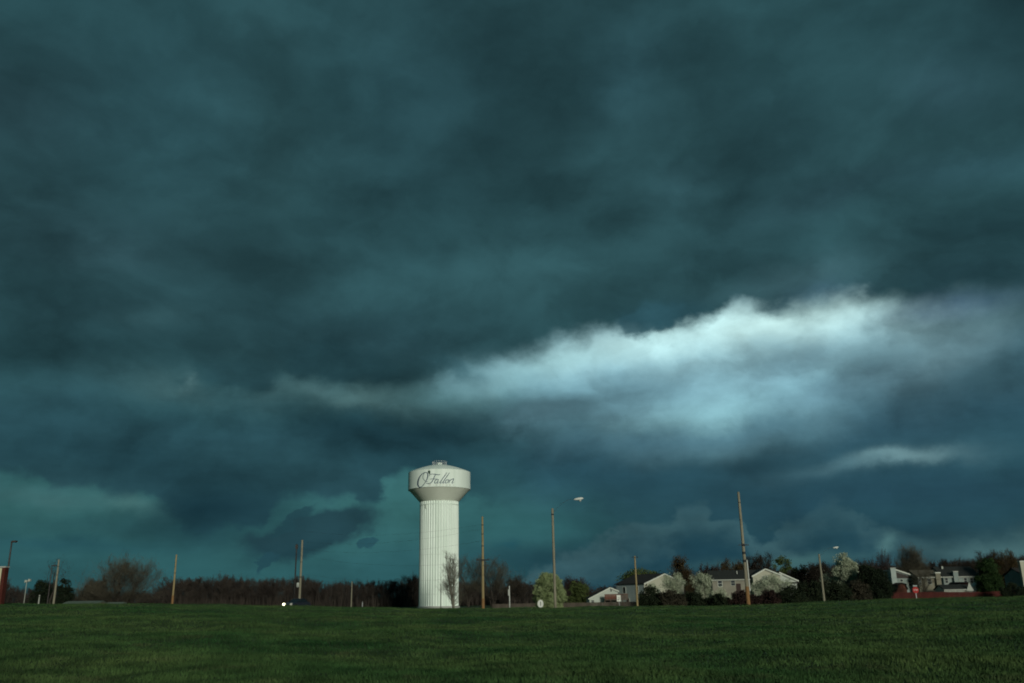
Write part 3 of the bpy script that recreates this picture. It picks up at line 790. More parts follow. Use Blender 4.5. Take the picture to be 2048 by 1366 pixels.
t, h = pole_thing('utility_pole', 'wooden pole with a grey box beside the car headlights', 'pole', 603.5, 1080, 599.5, 1215, 130, .18, .13, 'wood_grey', G_POLES, taper_wob=.006, seed=6)
crossarm(t, z_in(t, 601, 1154), .55, .05)
zb_ = z_in(t, 598, 1170)
MB().lathe([(.05, zb_ - .32), (.2, zb_ - .3), (.2, zb_ + .26), (.12, zb_ + .34), (.01, zb_ + .36)], 14, -.3, -.2).build('transformer', 'transformer', t, True)
band(t, z_in(t, 602, 1124), .17, 'iron', .04)

t, h = pole_thing('utility_pole', 'thin dark pole standing just left of the boxed pole', 'pole', 591, 1088, 590, 1214, 136, .12, .09, 'dark_metal', G_POLES, seed=7)
MB().box(-.16, .16, -.16, .16, h - .7, h - .1).build('dark_cap', 'dark_metal', t)

t, h = pole_thing('utility_pole', 'leaning tan wooden pole with reddish foot at left, before the dark wood', 'pole', 352, 1109, 345.5, 1209, 165, .20, .13, 'wood_tan', G_POLES, taper_wob=.006, seed=8)
band(t, z_in(t, 348, 1146), .2, 'iron', .05)
MB().lathe([(.215, -.1), (.21, 2.6), (.2, 3.2)], 12).build('stained_butt', 'wood_red', t, True)

t, h = pole_thing('utility_pole', 'rough grey wooden pole between the two dark evergreen bushes', 'pole', 118, 1119, 107, 1209, 165, .22, .13, 'wood_grey', G_POLES, taper_wob=.02, seed=9)
for py in (1133, 1150): band(t, z_in(t, 115, py), .2, 'iron', .05)

t, h = pole_thing('utility_pole', 'short thin pale pole midway between boxed pole and water tower', 'pole', 702.3, 1163, 704, 1216, 210, .16, .11, 'wood_grey', G_POLES, seed=10)
band(t, h * .8, .16, 'iron', .04)

t, h = pole_thing('signal_pole', 'thin whitish pole with a small box left of the round pear tree', 'pole', 1018, 1172, 1020, 1212, 190, .11, .08, 'lamp_body', None, seed=11)
MB().box(-.28, .02, -.2, .2, h * .62, h * .86).build('control_box', 'transformer', t)

t, h = pole_thing('pipe_post', 'thin dark post in front of the water tower column', 'post', 881, 1168, 882.5, 1219, 150, .07, .06, 'dark_metal', None, seed=12)
band(t, h * .97, .09, 'dark_metal', .05)

t, h = pole_thing('marker_post', 'short white marker post in the grass at far left', 'post', 79, 1190, 77, 1210, 92, .07, .06, 'trim_dim', None, seed=13)
band(t, h - .15, .078, 'iron', .03)
t, h = pole_thing('marker_post', 'stubby grey post in grass left of the water tower', 'post', 724.5, 1203, 725, 1216, 150, .07, .06, 'steel', None, seed=14)
band(t, h - .1, .078, 'iron', .03)

# dark shoebox lamp at far left
t, h = pole_thing('area_light', 'tall dark post with a box lamp beside the red pillar', 'street light', 23, 1083, 7, 1209, 110, .12, .085, 'dark_metal', None, seed=15)
MB().box(.02, .62, -.22, .22, h - .12, h + .1).build('lamp_head', 'dark_metal', t, bevel=.03)
MB().box(-.1, .05, -.05, .05, h - .12, h - .02).build('lamp_arm', 'dark_metal', t)
t, h = pole_thing('area_light', 'thin dark lamp post just left of the rough grey pole', 'street light', 104, 1131, 95, 1208, 190, .13, .09, 'dark_metal', None, seed=16)
MB().box(.05, .95, -.3, .3, h - .14, h + .08).build('lamp_head', 'dark_metal', t, bevel=.03)
MB().box(-.12, .06, -.05, .05, h - .1, h - .0).build('lamp_arm', 'dark_metal', t)
t, h = pole_thing('floodlight', 'thin pole carrying two small pale floodlights at far left', 'street light', 51.5, 1161, 50, 1208, 220, .09, .07, 'trim_dim', None, seed=17)
for x_, z_ in ((-.02, -.1), (.75, .12)):
    MB().prism([(-.28, -.3), (.3, -.22), (.3, .25), (-.22, .32)], -.3, .25).build('lamp_head', 'trim_dim', t).location = (x_, -.2, h + z_ - .1)
MB().tube([(0, 0, h - .3), (.4, 0, h), (.75, 0, h)], .05, 6).build('lamp_arm', 'trim_dim', t)

# power lines strung in front of the tower between the boxed pole and the yellow-brown pole
WIRE = ['topmost', 'second highest', 'third highest', 'second lowest', 'lowest']
for k, (yl, yr) in enumerate([(1067, 1058), (1081, 1069), (1101, 1091), (1131, 1128), (1162, 1157)]):
    p0 = at(601, 1154, 130.0); p1 = at(965.5, 1120, 100.0)
    # heights at the tower's edges read from the photograph, carried on to both poles
    YL = 130 - 30 * (840 - 601) / 364.5; YR = 130 - 30 * (917 - 601) / 364.5
    zl, zr_ = at(840, yl, YL).z, at(917, yr, YR).z
    s0 = (840 - 601) / 364.5; s1 = (917 - 601) / 364.5
    sag = .9
    cat_ = lambda s: -sag * 4 * s * (1 - s)
    m_ = ((zr_ - cat_(s1)) - (zl - cat_(s0))) / (s1 - s0)
    z0_ = (zl - cat_(s0)) - m_ * s0
    pts = []
    for i in range(25):
        s = i / 24
        pts.append((p0.x + (p1.x - p0.x) * s, 130 - 30 * s - .22, z0_ + m_ * s + cat_(s)))
    o = MB().tube(pts, .006, 5).build('power_line', 'iron')
    tag(o, WIRE[k] + ' thin dark wire crossing in front of the water tower column', 'wire', 'wires crossing in front of the tower')

# ------------------------------------------------------------------ signs
def text_mesh(body, size, ext=.01):
    cu = bpy.data.curves.new('txt', 'FONT'); cu.body = body; cu.size = size; cu.align_x = 'CENTER'; cu.align_y = 'CENTER'; cu.extrude = ext
    tmp = bpy.data.objects.new('tmp', cu); COL.objects.link(tmp)
    dg = bpy.context.evaluated_depsgraph_get()
    me = bpy.data.meshes.new_from_object(tmp.evaluated_get(dg)); bpy.data.objects.remove(tmp)
    return me
def stop_sign():
    Y = 118.0
    p = at(1831, 1180, Y); zb = ground(p.x, Y)
    t = thing('stop_sign', 'red octagonal stop sign on a post before the red fence', 'sign', (p.x, Y, zb))
    h = p.z - zb
    MB().box(-.03, .03, .0, .05, -.3, h + .38).build('post', 'steel', t)
    def octo(R_, y0, y1):
        return MB().prism([(R_ * math.cos(math.pi / 8 + k * math.pi / 4), h + R_ * math.sin(math.pi / 8 + k * math.pi / 4)) for k in range(8)], y0, y1)
    octo(.43, -.03, -.01).build('border', 'red_sign', t)
    octo(.415, -.034, -.0301).build('sign_face', 'red_sign', t)
    o = link('lettering', text_mesh('STOP', .24), 'white_sign', t)
    o.location = (0, -.046, h); o.rotation_euler = (math.pi / 2, 0, 0)
    MB().box(-.28, .28, -.02, .0, h + .44, h + .6).build('street_name_plate', 'blue_shade_wall', t)
stop_sign()
def oval_sign():
    Y = 100.0
    p = at(1081, 1207.5, Y); zb = ground(p.x, Y)
    t = thing('round_sign', 'white oval sign with a dark upright bar, low in the grass', 'sign', (p.x, Y, zb))
    h = p.z - zb
    MB().box(-.04, .04, .02, .07, -.3, h + .3).build('post', 'steel', t)
    MB().prism([(.32 * math.cos(k * math.pi / 16), h + .42 * math.sin(k * math.pi / 16)) for k in range(32)], -.02, .015).build('sign_face', 'sign_back', t)
    MB().box(-.035, .035, -.035, -.021, h - .2, h + .22).build('bar', 'iron', t)
oval_sign()
def board_sign():
    Y = 135.0
    p = at(1237.5, 1196.5, Y); zb = ground(p.x, Y)
    t = thing('traffic_sign', 'white rectangular road sign with dark marks in front of the deck', 'sign', (p.x, Y, zb))
    h = p.z - zb
    MB().tube([(.25, .06, -.3), (.1, .06, h * .45), (.02, .06, h * .8), (0, .06, h + .4)], .035, 6).build('post', 'steel', t)
    MB().box(-.28, .28, -.02, .02, h - .45, h + .45).build('sign_face', 'white_sign', t, bevel=.008)
    m_ = MB()
    m_.box(-.05, .0, -.03, -.021, h + .02, h + .2).box(.04, .12, -.03, -.021, h - .05, h + .06).box(-.14, -.04, -.03, -.021, h - .28, h - .12).box(.0, .09, -.03, -.021, h - .22, h - .1)
    m_.build('symbol', 'iron', t)
board_sign()
def red_pillar():
    Y = 80.0
    p = at(4, 1170, Y); zb = ground(p.x, Y)
    zt = at(4, 1134, Y).z
    t = thing('pillar_sign', 'red masonry pillar sign with cream panel cut by the left edge', 'sign', (p.x, Y, zb), math.radians(-4))
    h = zt - zb
    MB().box(-.05, .27, -.25, .25, -.3, h - .06).build('pillar', 'pillar_red', t)
    MB().box(-2.2, -.05, -.2, .2, .9, h - .1).build('sign_box', 'cream_panel', t, bevel=.02)
    MB().box(-2.5, -2.2, -.25, .25, -.3, h - .06).build('pillar', 'pillar_red', t)
    MB().box(-2.55, .31, -.3, .3, h - .06, h + .05).build('cap', 'concrete', t, bevel=.01)
red_pillar()

# ------------------------------------------------------------------ car with lit headlights
def car():
    Y = 128.0
    p = at(574, 1212, Y); rz = math.radians(-112)
    zb = ground(p.x, Y) + .06
    t = thing('car', 'dark car with bright headlights just over the crest of the grass', 'car', (p.x + .85, Y + 2.1, zb), rz)
    # local: length along x (front at +x... towards the camera), width along y
    side = [(-2.2, .35), (2.2, .35), (2.25, .6), (2.1, .78), (1.05, .92), (-1.9, .95), (-2.25, .8)]
    MB().prism(side, -.88, .88).build('body', 'car_paint', t, bevel=.05)
    cab = MB()
    lo = [(-1.75, -.8), (1.0, -.8), (1.0, .8), (-1.75, .8)]; hi = [(-1.1, -.62), (.15, -.62), (.15, .62), (-1.1, .62)]
    cab.add([(x, y, .93) for x, y in lo] + [(x, y, 1.42) for x, y in hi], [(0, 1, 5, 4), (1, 2, 6, 5), (2, 3, 7, 6), (3, 0, 4, 7), (4, 5, 6, 7)])
    cab.build('cabin_glass', 'car_glass', t)
    MB().box(-1.08, .13, -.6, .6, 1.415, 1.45).build('roof', 'car_paint', t, bevel=.015)
    for x in (-1.35, 1.4):
        for y in (-.86, .86):
            w = MB().tube([(x, y - .1, .32), (x, y + .1, .32)], .32, 18).build('wheel', 'tyre', t)
            MB().tube([(x, y - .115, .32), (x, y + .115, .32)], .19, 14).build('rim', 'rim', w)
    for y, m_ in ((-.62, 'headlight'), (.62, 'headlight_dim')):
        MB().tube([(2.12, y, .68), (2.27, y, .68)], [.19, .17], 14).build('headlight', m_, t)
    MB().box(2.2, 2.27, -.4, .4, .52, .66).build('grille', 'iron', t)
    for y in (-.6, .6):
        MB().box(-2.28, -2.2, y - .2, y + .2, .66, .8).build('tail_light', 'red_sign', t)
    t.rotation_euler = (0, 0, rz)
car()

# ------------------------------------------------------------------ vegetation
def tri_twigs(P0, P1, w, rng):
    """thin tapering triangles from P0 to P1"""
    d = P1 - P0
    r = rng.normal(size=d.shape)
    s = np.cross(d, r); s /= np.maximum(np.linalg.norm(s, axis=1), 1e-6)[:, None]
    s *= np.asarray(w).reshape(-1, 1)
    return np.stack([P0 - s, P0 + s, P1], 1).reshape(-1, 3)
def bare_tree_arrays(h, wdt, seed, n1=16, n2=9, n3=9, twig=.03, stems=1, low=.25, up_=1.2):
    """trunk polyline(s) + limbs as tubes, twigs as triangles. base at the origin"""
    rg = np.random.default_rng(seed)
    n1 = int(n1 * 1.3); n2 = int(n2 * 1.25); n3 = int(n3 * 2.6); twig = twig * .36
    trunk = MB(); tw = []
    ends = []
    for s in range(stems):
        a_ = rg.random() * 6.28
        lean = (0.02 if stems == 1 else .18) * h
        top = np.array([math.cos(a_) * lean, math.sin(a_) * lean, h * (.72 + .12 * rg.random())])
        b0 = np.array([math.cos(a_) * .1 * (stems > 1), math.sin(a_) * .1 * (stems > 1), -.2])
        pts = [b0 + (top - b0) * k / 5 + (rg.normal(0, .012 * h, 3) if 0 < k < 5 else 0) for k in range(6)]
        r_ = h * .016 / (1 + .4 * (stems > 1))
        trunk.tube(pts, [r_ * (1 - .16 * k) for k in range(6)], 6)
        for i in range(n1):
            k = low + (1 - low) * (i + rg.random()) / n1
            seg = min(int(k * 5), 4); f = k * 5 - seg
            p = pts[seg] * (1 - f) + pts[seg + 1] * f
            th = rg.random() * 6.28
            L_ = wdt * .5 * (1.05 - .62 * k) * (.75 + .5 * rg.random()) * (1.15 if stems == 1 else .8)
            rise = up_ * (.5 + .9 * k)
            d = np.array([math.cos(th), math.sin(th), rise + .25 * rg.random()]); d /= np.linalg.norm(d) / 1.0
            q = p + d * L_ * 1.1 + np.array([0, 0, .06 * h * rg.random()])
            mid = (p + q) / 2 + rg.normal(0, .03 * h, 3)
            trunk.tube([p, mid, q], [r_ * .36 * (1 - .5 * k), r_ * .2, r_ * .06], 4, False)
            ends.append((p, mid, q))
    E = ends
    P = np.array([e[0] for e in E]); Mm = np.array([e[1] for e in E]); Q_ = np.array([e[2] for e in E])
    n = len(E)
    # second order
    i2 = np.repeat(np.arange(n), n2); k2 = .25 + .75 * rg.random(len(i2))
    base = np.where((k2 < .5)[:, None], P[i2] + (Mm[i2] - P[i2]) * (k2 * 2)[:, None], Mm[i2] + (Q_[i2] - Mm[i2]) * (k2 * 2 - 1)[:, None])
    ln = np.linalg.norm(Q_ - P, axis=1)[i2]
    d2 = (Q_ - P)[i2] / np.maximum(ln, .01)[:, None] + rg.normal(0, .62, base.shape); d2[:, 2] += .6
    d2 /= np.linalg.norm(d2, axis=1)[:, None]
    e2 = base + d2 * (ln * (.36 + .36 * rg.random(len(i2))))[:, None]
    tw.append(tri_twigs(base, e2, twig * 1.5, rg))
    i3 = np.repeat(np.arange(len(base)), n3); k3 = .2 + .8 * rg.random(len(i3))
    b3 = base[i3] + (e2 - base)[i3] * k3[:, None]
    l3 = np.linalg.norm(e2 - base, axis=1)[i3]
    d3 = (e2 - base)[i3] / np.maximum(l3, .01)[:, None] + rg.normal(0, .6, b3.shape); d3[:, 2] += .25
    d3 /= np.linalg.norm(d3, axis=1)[:, None]
    e3 = b3 + d3 * (l3 * (.4 + .45 * rg.random(len(i3))))[:, None]
    tw.append(tri_twigs(b3, e3, twig, rg))
    V = np.concatenate(tw)
    top = np.percentile(V[:, 2], 99.7)
    return trunk, V * 1.0, top
def place_px(px, py_base, Y):
    p = at(px, py_base, Y)
    return p.x, ground(p.x, Y)
def bare_tree(name, label, cat, px, py_top, Y, wpx, seed, twm='twig', bark='bark', group=None, taper=.4, **k):
    X, zb = place_px(px, 1195, Y)
    h = at(px, py_top, Y).z - zb
    wd = wpx * Y / F_PX
    tr, V, top = bare_tree_arrays(h, wd, seed, **k)
    s = h / top
    hw = np.percentile(np.abs(V[:, 0]), 97)
    sx = min(max((wd / 2) / hw, .5), 1.8)
    sc = np.array([sx, sx, s])
    tp = lambda z: 1 - taper * np.clip(z / h, 0, 1.1) ** 2.2
    t = thing(name, label, cat, (X, Y, zb), 0, group)
    V = V * sc; V[:, :2] *= tp(V[:, 2])[:, None]
    tr.v = [(p[0] * sx * float(tp(p[2] * s)), p[1] * sx * float(tp(p[2] * s)), p[2] * s) for p in tr.v]
    tr.build('trunk', bark, t)
    link('crown', mesh_np('crown', V, np.arange(len(V)).reshape(-1, 3)), twm, t)
    return t
def leaf_arrays(centers, radii, n_per, size, rg, squash=.8):
    n = len(centers)
    idx_ = np.repeat(np.arange(n), n_per)
    d = rg.normal(size=(len(idx_), 3)); d /= np.linalg.norm(d, axis=1)[:, None]
    rr = rg.random(len(idx_)) ** .45
    P = centers[idx_] + d * (rr * radii[idx_])[:, None] * np.array([1, 1, squash])
    a_ = rg.normal(size=P.shape); a_ /= np.linalg.norm(a_, axis=1)[:, None]
    b_ = np.cross(a_, rg.normal(size=P.shape)); b_ /= np.linalg.norm(b_, axis=1)[:, None]
    s = (size * (.6 + .8 * rg.random(len(P))))[:, None]
    V = np.stack([P - a_ * s * .6, P + a_ * s * .6, P + b_ * s], 1).reshape(-1, 3)
    return V
def crown_points(shape, h, wd, n, rg, z0):
    """clump centres for a crown of the given outline, uneven"""
    out = []
    while len(out) < n:
        x, y, z = rg.uniform(-1, 1), rg.uniform(-1, 1), rg.uniform(0, 1)
        if shape == 'egg': r = math.sqrt(max(0, 1 - ((z - .38) / (.62 if z > .38 else .52)) ** 2))
        elif shape == 'cone': r = (1 - z) * .95 + .06
        elif shape == 'vase': r = (.25 + .95 * z) * (1 if z < .75 else max(0, (1 - z) / .25) ** .5)
        elif shape == 'mound': r = math.sqrt(max(0, 1 - z ** 2))
        else: r = math.sqrt(max(0, 1 - (2 * z - 1) ** 2))
        q = math.hypot(x, y)
        if q <= r and q >= r * .25 * rg.random():
            out.append((x * wd / 2 * .88, y * wd / 2 * .88, z0 + z * (h - z0) * .94))
    return np.array(out)
def leafy(name, label, cat, px, py_top, Y, wpx, seed, leafm, shape='round', bark='bark', clumps=60, per=60, size=.22, z0=.12, crad=.16, group=None, limbs=9, tz=None):
    X, zb = place_px(px, 1195, Y)
    h = at(px, py_top, Y).z - zb
    wd = wpx * Y / F_PX
    rg = np.random.default_rng(seed)
    t = thing(name, label, cat, (X, Y, zb), 0, group)
    per = int(per * 2.2); size = size * 1.1
    Cp = crown_points(shape, h, wd, clumps, rg, z0 * h)
    R_ = min(wd, h) * crad * (.6 + .8 * rg.random(clumps))
    tr = MB()
    r_ = max(.05, h * .018)
    tr.tube([(0, 0, -.2), (.02 * h, 0, h * .3), (0, .02 * h, h * .62), (0, 0, h * .85)], [r_, r_ * .8, r_ * .5, r_ * .15], 7)
    for i in range(limbs):
        c = Cp[rg.integers(len(Cp))]
        b_ = np.array([0, 0, max(.05 * h, min(c[2] * .6, h * .6))])
        tr.tube([b_, (b_ + c) / 2 + np.array([0, 0, .02 * h]), c], [r_ * .45, r_ * .3, r_ * .12], 5, False)
    tr.build('trunk', bark, t)
    V = leaf_arrays(Cp, R_, per, size, rg)
    V[:, 2] = np.maximum(V[:, 2], 0.02)
    link('crown', mesh_np('crown', V, np.arange(len(V)).reshape(-1, 3)), leafm, t)
    return t

# far wood: many bare trunks reading as one dark mass
def far_wood():
    protos = [bare_tree_arrays(11, 8, 100 + i, n1=13, n2=8, n3=5, twig=.085, up_=.7)[::1] for i in range(5)]
    rg = np.random.default_rng(5)
    VV = []; TV = []; TF = []
    prof_px = [-400, -20, 40, 150, 300, 340, 400, 470, 540, 600, 680, 740, 800, 840, 920, 1010, 1080, 1150, 1200, 1300, 1400, 1500, 1600, 1700, 1800, 1900, 2000, 2500]
    prof_py = [1150, 1158, 1172, 1190, 1178, 1160, 1158, 1152, 1155, 1156, 1162, 1158, 1160, 1158, 1160, 1163, 1166, 1168, 1176, 1165, 1145, 1138, 1140, 1130, 1125, 1122, 1108, 1110]
    for Y, n, dy in ((330, 120, 0), (350, 120, 0), (375, 120, 2)):
        for i in range(n):
            px = -150 + 2350 * (i + rg.uniform(-.5, .5)) / n
            Yj = Y + rg.uniform(-9, 9)
            X = at(px, 1195, Yj).x; zb = ground(X, Yj)
            pt = np.interp(px, prof_px, prof_py) + dy + rg.normal(0, 4.5) + 4 * math.sin(px * .021) * math.sin(px * .0077 + 1)
            h = max(at(px, pt, Yj).z - zb, 3.5)
            tr, V, top = protos[rg.integers(5)]
            s = h / top; a_ = rg.random() * 6.28; w_ = max(s, .75) * rg.uniform(.8, 1.25)
            ca, sa = math.cos(a_) * w_, math.sin(a_) * w_
            def tf(A):
                A = np.asarray(A, float)
                return np.stack([A[:, 0] * ca - A[:, 1] * sa + X, A[:, 0] * sa + A[:, 1] * ca + Yj, A[:, 2] * s + zb], 1)
            VV.append(tf(V))
            # undergrowth
            k = 220
            P0 = np.stack([X + rg.normal(0, 3.5, k), Yj + rg.normal(0, 4, k), np.full(k, zb - .1)], 1)
            P1 = P0 + np.stack([rg.normal(0, .5, k), rg.normal(0, .5, k), h * (.15 + .5 * rg.random(k) ** 1.5)], 1)
            VV.append(tri_twigs(P0, P1, .16, rg))
            n0 = sum(len(a__) for a__ in TV)
            TV.append(tf(tr.v))
            TF += [tuple(q + n0 for q in f) for f in tr.f]
    V = np.concatenate(VV)
    tw = link('far_wood', mesh_np('far_wood', V, np.arange(len(V)).reshape(-1, 3)), 'twig_wood')
    tw['kind'] = 'stuff'; tw['label'] = 'dark brown mass of leafless wood along the horizon'; tw['category'] = 'wood'
    me = bpy.data.meshes.new('far_trunks'); me.from_pydata([tuple(p) for p in np.concatenate(TV)], [], TF); me.update()
    link('trunks', me, 'bark', tw)['kind'] = 'stuff'
far_wood()

GB = 'bare trees in front of the wood'
bare_tree('bare_tree', 'large spreading bare tree at left rising above the dark wood', 'tree', 243, 1108, 215, 135, 21, 'twig_pale', n1=22, n2=9, n3=6, twig=.028, stems=3, low=.1, group=GB)
bare_tree('bare_tree', 'small low bare bush left of the large spreading bare tree', 'tree', 190, 1152, 218, 75, 22, 'twig_pale', n1=18, n2=12, n3=10, twig=.028, stems=3, low=.05, group=GB)
bare_tree('bare_tree', 'sparse thin bare tree behind the rough grey pole', 'tree', 106, 1108, 200, 70, 23, 'twig', n1=9, n2=4, n3=3, twig=.03, low=.4, group=GB)
bare_tree('bare_tree', 'pale-twigged bare shrub tree against the tower column', 'tree', 908, 1103, 235, 46, 24, 'twig_pale', 'bark_pale', n1=15, n2=6, n3=6, twig=.02, stems=5, low=.05, up_=1.3, taper=.1, group=GB)
bare_tree('bare_tree', 'tall hazy bare tree right behind the tower column', 'tree', 937, 1108, 285, 80, 25, 'twig_pale', n1=15, n2=8, n3=5, twig=.03, stems=2, low=.12, group=GB)
bare_tree('bare_tree', 'wide bare tree behind the yellow-brown pole', 'tree', 984, 1110, 280, 100, 26, 'twig_pale', n1=16, n2=8, n3=5, twig=.03, stems=3, low=.1, group=GB)
bare_tree('bare_tree', 'thin bare tree at right end of the wood before the pear tree', 'tree', 1028, 1150, 300, 50, 27, 'twig', n1=18, n2=10, n3=8, twig=.035, stems=2, low=.1, group=GB)
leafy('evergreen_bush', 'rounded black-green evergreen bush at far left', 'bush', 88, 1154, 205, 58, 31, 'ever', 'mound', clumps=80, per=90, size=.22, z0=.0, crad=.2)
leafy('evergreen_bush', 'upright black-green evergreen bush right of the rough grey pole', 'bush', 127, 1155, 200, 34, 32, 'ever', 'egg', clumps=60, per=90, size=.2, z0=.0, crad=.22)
leafy('pear_tree', 'rounded pale green flowering pear tree behind the street light pole', 'tree', 1098, 1140, 165, 66, 33, 'pear', 'egg', clumps=420, per=55, size=.12, z0=.02, crad=.10, limbs=14)
leafy('round_tree', 'dull green tree just right of the pale pear tree', 'tree', 1156, 1158, 255, 42, 34, 'green', 'egg', clumps=60, per=50, size=.26, z0=.02, crad=.18)
bare_tree('bare_tree', 'reddish brown bare tree behind the dull green tree', 'tree', 1150, 1152, 300, 70, 35, 'twig_red', n1=20, n2=10, n3=8, twig=.04, stems=2, low=.1, group=GB)
leafy('leafy_tree', 'wide fresh green tree crown behind the dark house roof', 'tree', 1282, 1139, 262, 78, 36, 'green', 'round', clumps=80, per=50, size=.26, z0=.5, crad=.2)
bare_tree('bare_tree', 'tall dark greenish tree behind the gable house', 'tree', 1362, 1112, 255, 56, 37, 'twig_rust', n1=22, n2=11, n3=9, twig=.04, stems=2, low=.2, group=GB)
bare_tree('bare_tree', 'brown bare tree between the two cream houses', 'tree', 1425, 1128, 252, 56, 38, 'twig_red', n1=22, n2=10, n3=9, twig=.04, stems=2, low=.15, group=GB)
bare_tree('bare_tree', 'rusty bare tree above the slate roof, left of the tallest pole', 'tree', 1465, 1118, 262, 70, 39, 'twig_rust', n1=22, n2=11, n3=10, twig=.04, stems=2, low=.15, group=GB)
bare_tree('bare_tree', 'hazy bare tree above the slate roof, right of the tallest pole', 'tree', 1520, 1107, 268, 74, 40, 'twig', n1=22, n2=11, n3=9, twig=.035, stems=3, low=.15, group=GB)
leafy('leafy_tree', 'small round green-brown tree beyond the cream gable', 'tree', 1572, 1112, 250, 34, 41, 'green', 'round', clumps=30, per=42, size=.22, z0=.55, crad=.2)
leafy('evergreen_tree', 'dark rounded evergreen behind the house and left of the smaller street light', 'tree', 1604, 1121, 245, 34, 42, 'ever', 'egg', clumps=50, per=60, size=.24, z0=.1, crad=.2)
bare_tree('bare_tree', 'brown bare thicket tree behind the smaller street light pole', 'tree', 1645, 1124, 240, 70, 43, 'twig', n1=24, n2=11, n3=9, twig=.035, stems=3, low=.1, group=GB)
bare_tree('bare_tree', 'reddish bare tree above the dark evergreen at right', 'tree', 1765, 1098, 240, 62, 44, 'twig_red', n1=16, n2=8, n3=6, twig=.03, stems=2, low=.2, group=GB)
bare_tree('budding_tree', 'tall domed budding tree behind the tan house', 'tree', 1843, 1088, 250, 84, 45, 'twig_pale', n1=22, n2=10, n3=6, twig=.03, stems=3, low=.2, group=GB)
bare_tree('bare_tree', 'slender bare tree beside the stop sign before the tan wall', 'tree', 1851, 1135, 198, 50, 46, 'twig_pale', 'bark', n1=16, n2=8, n3=7, twig=.025, low=.3, group=GB)
bare_tree('bare_tree', 'small brown bare tree behind the chimney house at right', 'tree', 1893, 1118, 246, 44, 47, 'twig', n1=18, n2=10, n3=8, twig=.035, stems=2, low=.2, group=GB)
bare_tree('bare_tree', 'low brown bare tree over the dark roof at right', 'tree', 1940, 1118, 262, 60, 48, 'twig', n1=20, n2=10, n3=8, twig=.035, stems=2, low=.2, group=GB)
leafy('evergreen_tree', 'large rounded green tree near the right edge', 'tree', 1983, 1109, 205, 48, 49, 'ever2', 'egg', clumps=200, per=60, size=.16, z0=.04, crad=.15)
bare_tree('bare_tree', 'dense brown bare tree left of the cream chimney at right edge', 'tree', 2022, 1100, 225, 58, 50, 'twig_rust', n1=22, n2=10, n3=8, twig=.035, stems=3, low=.05, group=GB)
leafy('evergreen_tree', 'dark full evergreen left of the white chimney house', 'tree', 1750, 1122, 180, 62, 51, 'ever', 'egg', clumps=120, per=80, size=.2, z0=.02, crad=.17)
GP = 'white blossoming pear trees'
leafy('blossom_tree', 'airy white blossoming tree before the cream gable end', 'tree', 1350, 1143, 190, 52, 61, 'blossom', 'vase', 'bark_pale', 55, 46, .13, .2, .17, GP, 16)
leafy('blossom_tree', 'low white blossoming shrub at the foot of the cream gable wall', 'tree', 1308, 1163, 188, 44, 62, 'blossom', 'mound', 'bark_pale', 40, 32, .13, .1, .17, GP, 14)
leafy('blossom_tree', 'forked white blossoming tree between the two cream houses', 'tree', 1406, 1144, 185, 46, 63, 'blossom', 'vase', 'bark_pale', 55, 50, .13, .15, .16, GP, 16)
leafy('blossom_tree', 'wide white blossoming tree right of the tallest pole', 'tree', 1545, 1146, 180, 80, 64, 'blossom', 'round', 'bark_pale', 80, 50, .13, .2, .16, GP, 18)
leafy('blossom_tree', 'pale low blossoming bush before the taupe house wall', 'tree', 1442, 1174, 184, 52, 65, 'blossom', 'mound', 'bark_pale', 40, 32, .13, .05, .18, GP, 12)
leafy('blossom_tree', 'tallest white blossoming tree right of the smaller street light', 'tree', 1698, 1104, 185, 50, 66, 'blossom', 'egg', 'bark_pale', 110, 56, .14, .35, .15, GP, 18)
leafy('blossom_tree', 'thin grey blossoming tree low behind the smaller street light', 'tree', 1668, 1140, 188, 44, 67, 'blossom', 'vase', 'bark_pale', 34, 34, .12, .2, .17, GP, 12)
GH = 'dark hedge bushes along the gardens'
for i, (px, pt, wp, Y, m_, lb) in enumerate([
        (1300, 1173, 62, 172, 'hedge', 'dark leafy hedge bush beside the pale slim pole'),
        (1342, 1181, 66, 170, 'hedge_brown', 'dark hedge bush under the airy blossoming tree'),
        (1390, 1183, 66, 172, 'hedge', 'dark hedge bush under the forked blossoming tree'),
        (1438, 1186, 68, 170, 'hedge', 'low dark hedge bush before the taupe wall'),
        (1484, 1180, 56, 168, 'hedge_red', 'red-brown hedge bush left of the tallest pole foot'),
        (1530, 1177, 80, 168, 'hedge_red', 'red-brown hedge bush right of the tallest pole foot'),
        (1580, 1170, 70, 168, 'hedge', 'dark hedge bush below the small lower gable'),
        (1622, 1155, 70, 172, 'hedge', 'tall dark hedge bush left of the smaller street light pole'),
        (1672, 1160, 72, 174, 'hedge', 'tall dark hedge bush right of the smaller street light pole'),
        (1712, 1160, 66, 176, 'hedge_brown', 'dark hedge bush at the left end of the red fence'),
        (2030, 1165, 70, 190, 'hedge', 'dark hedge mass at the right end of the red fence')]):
    leafy('hedge_bush', lb, 'bush', px, pt, Y, wp, 80 + i, m_, 'mound', clumps=80, per=60, size=.18, z0=.0, crad=.2, group=GH, limbs=6)

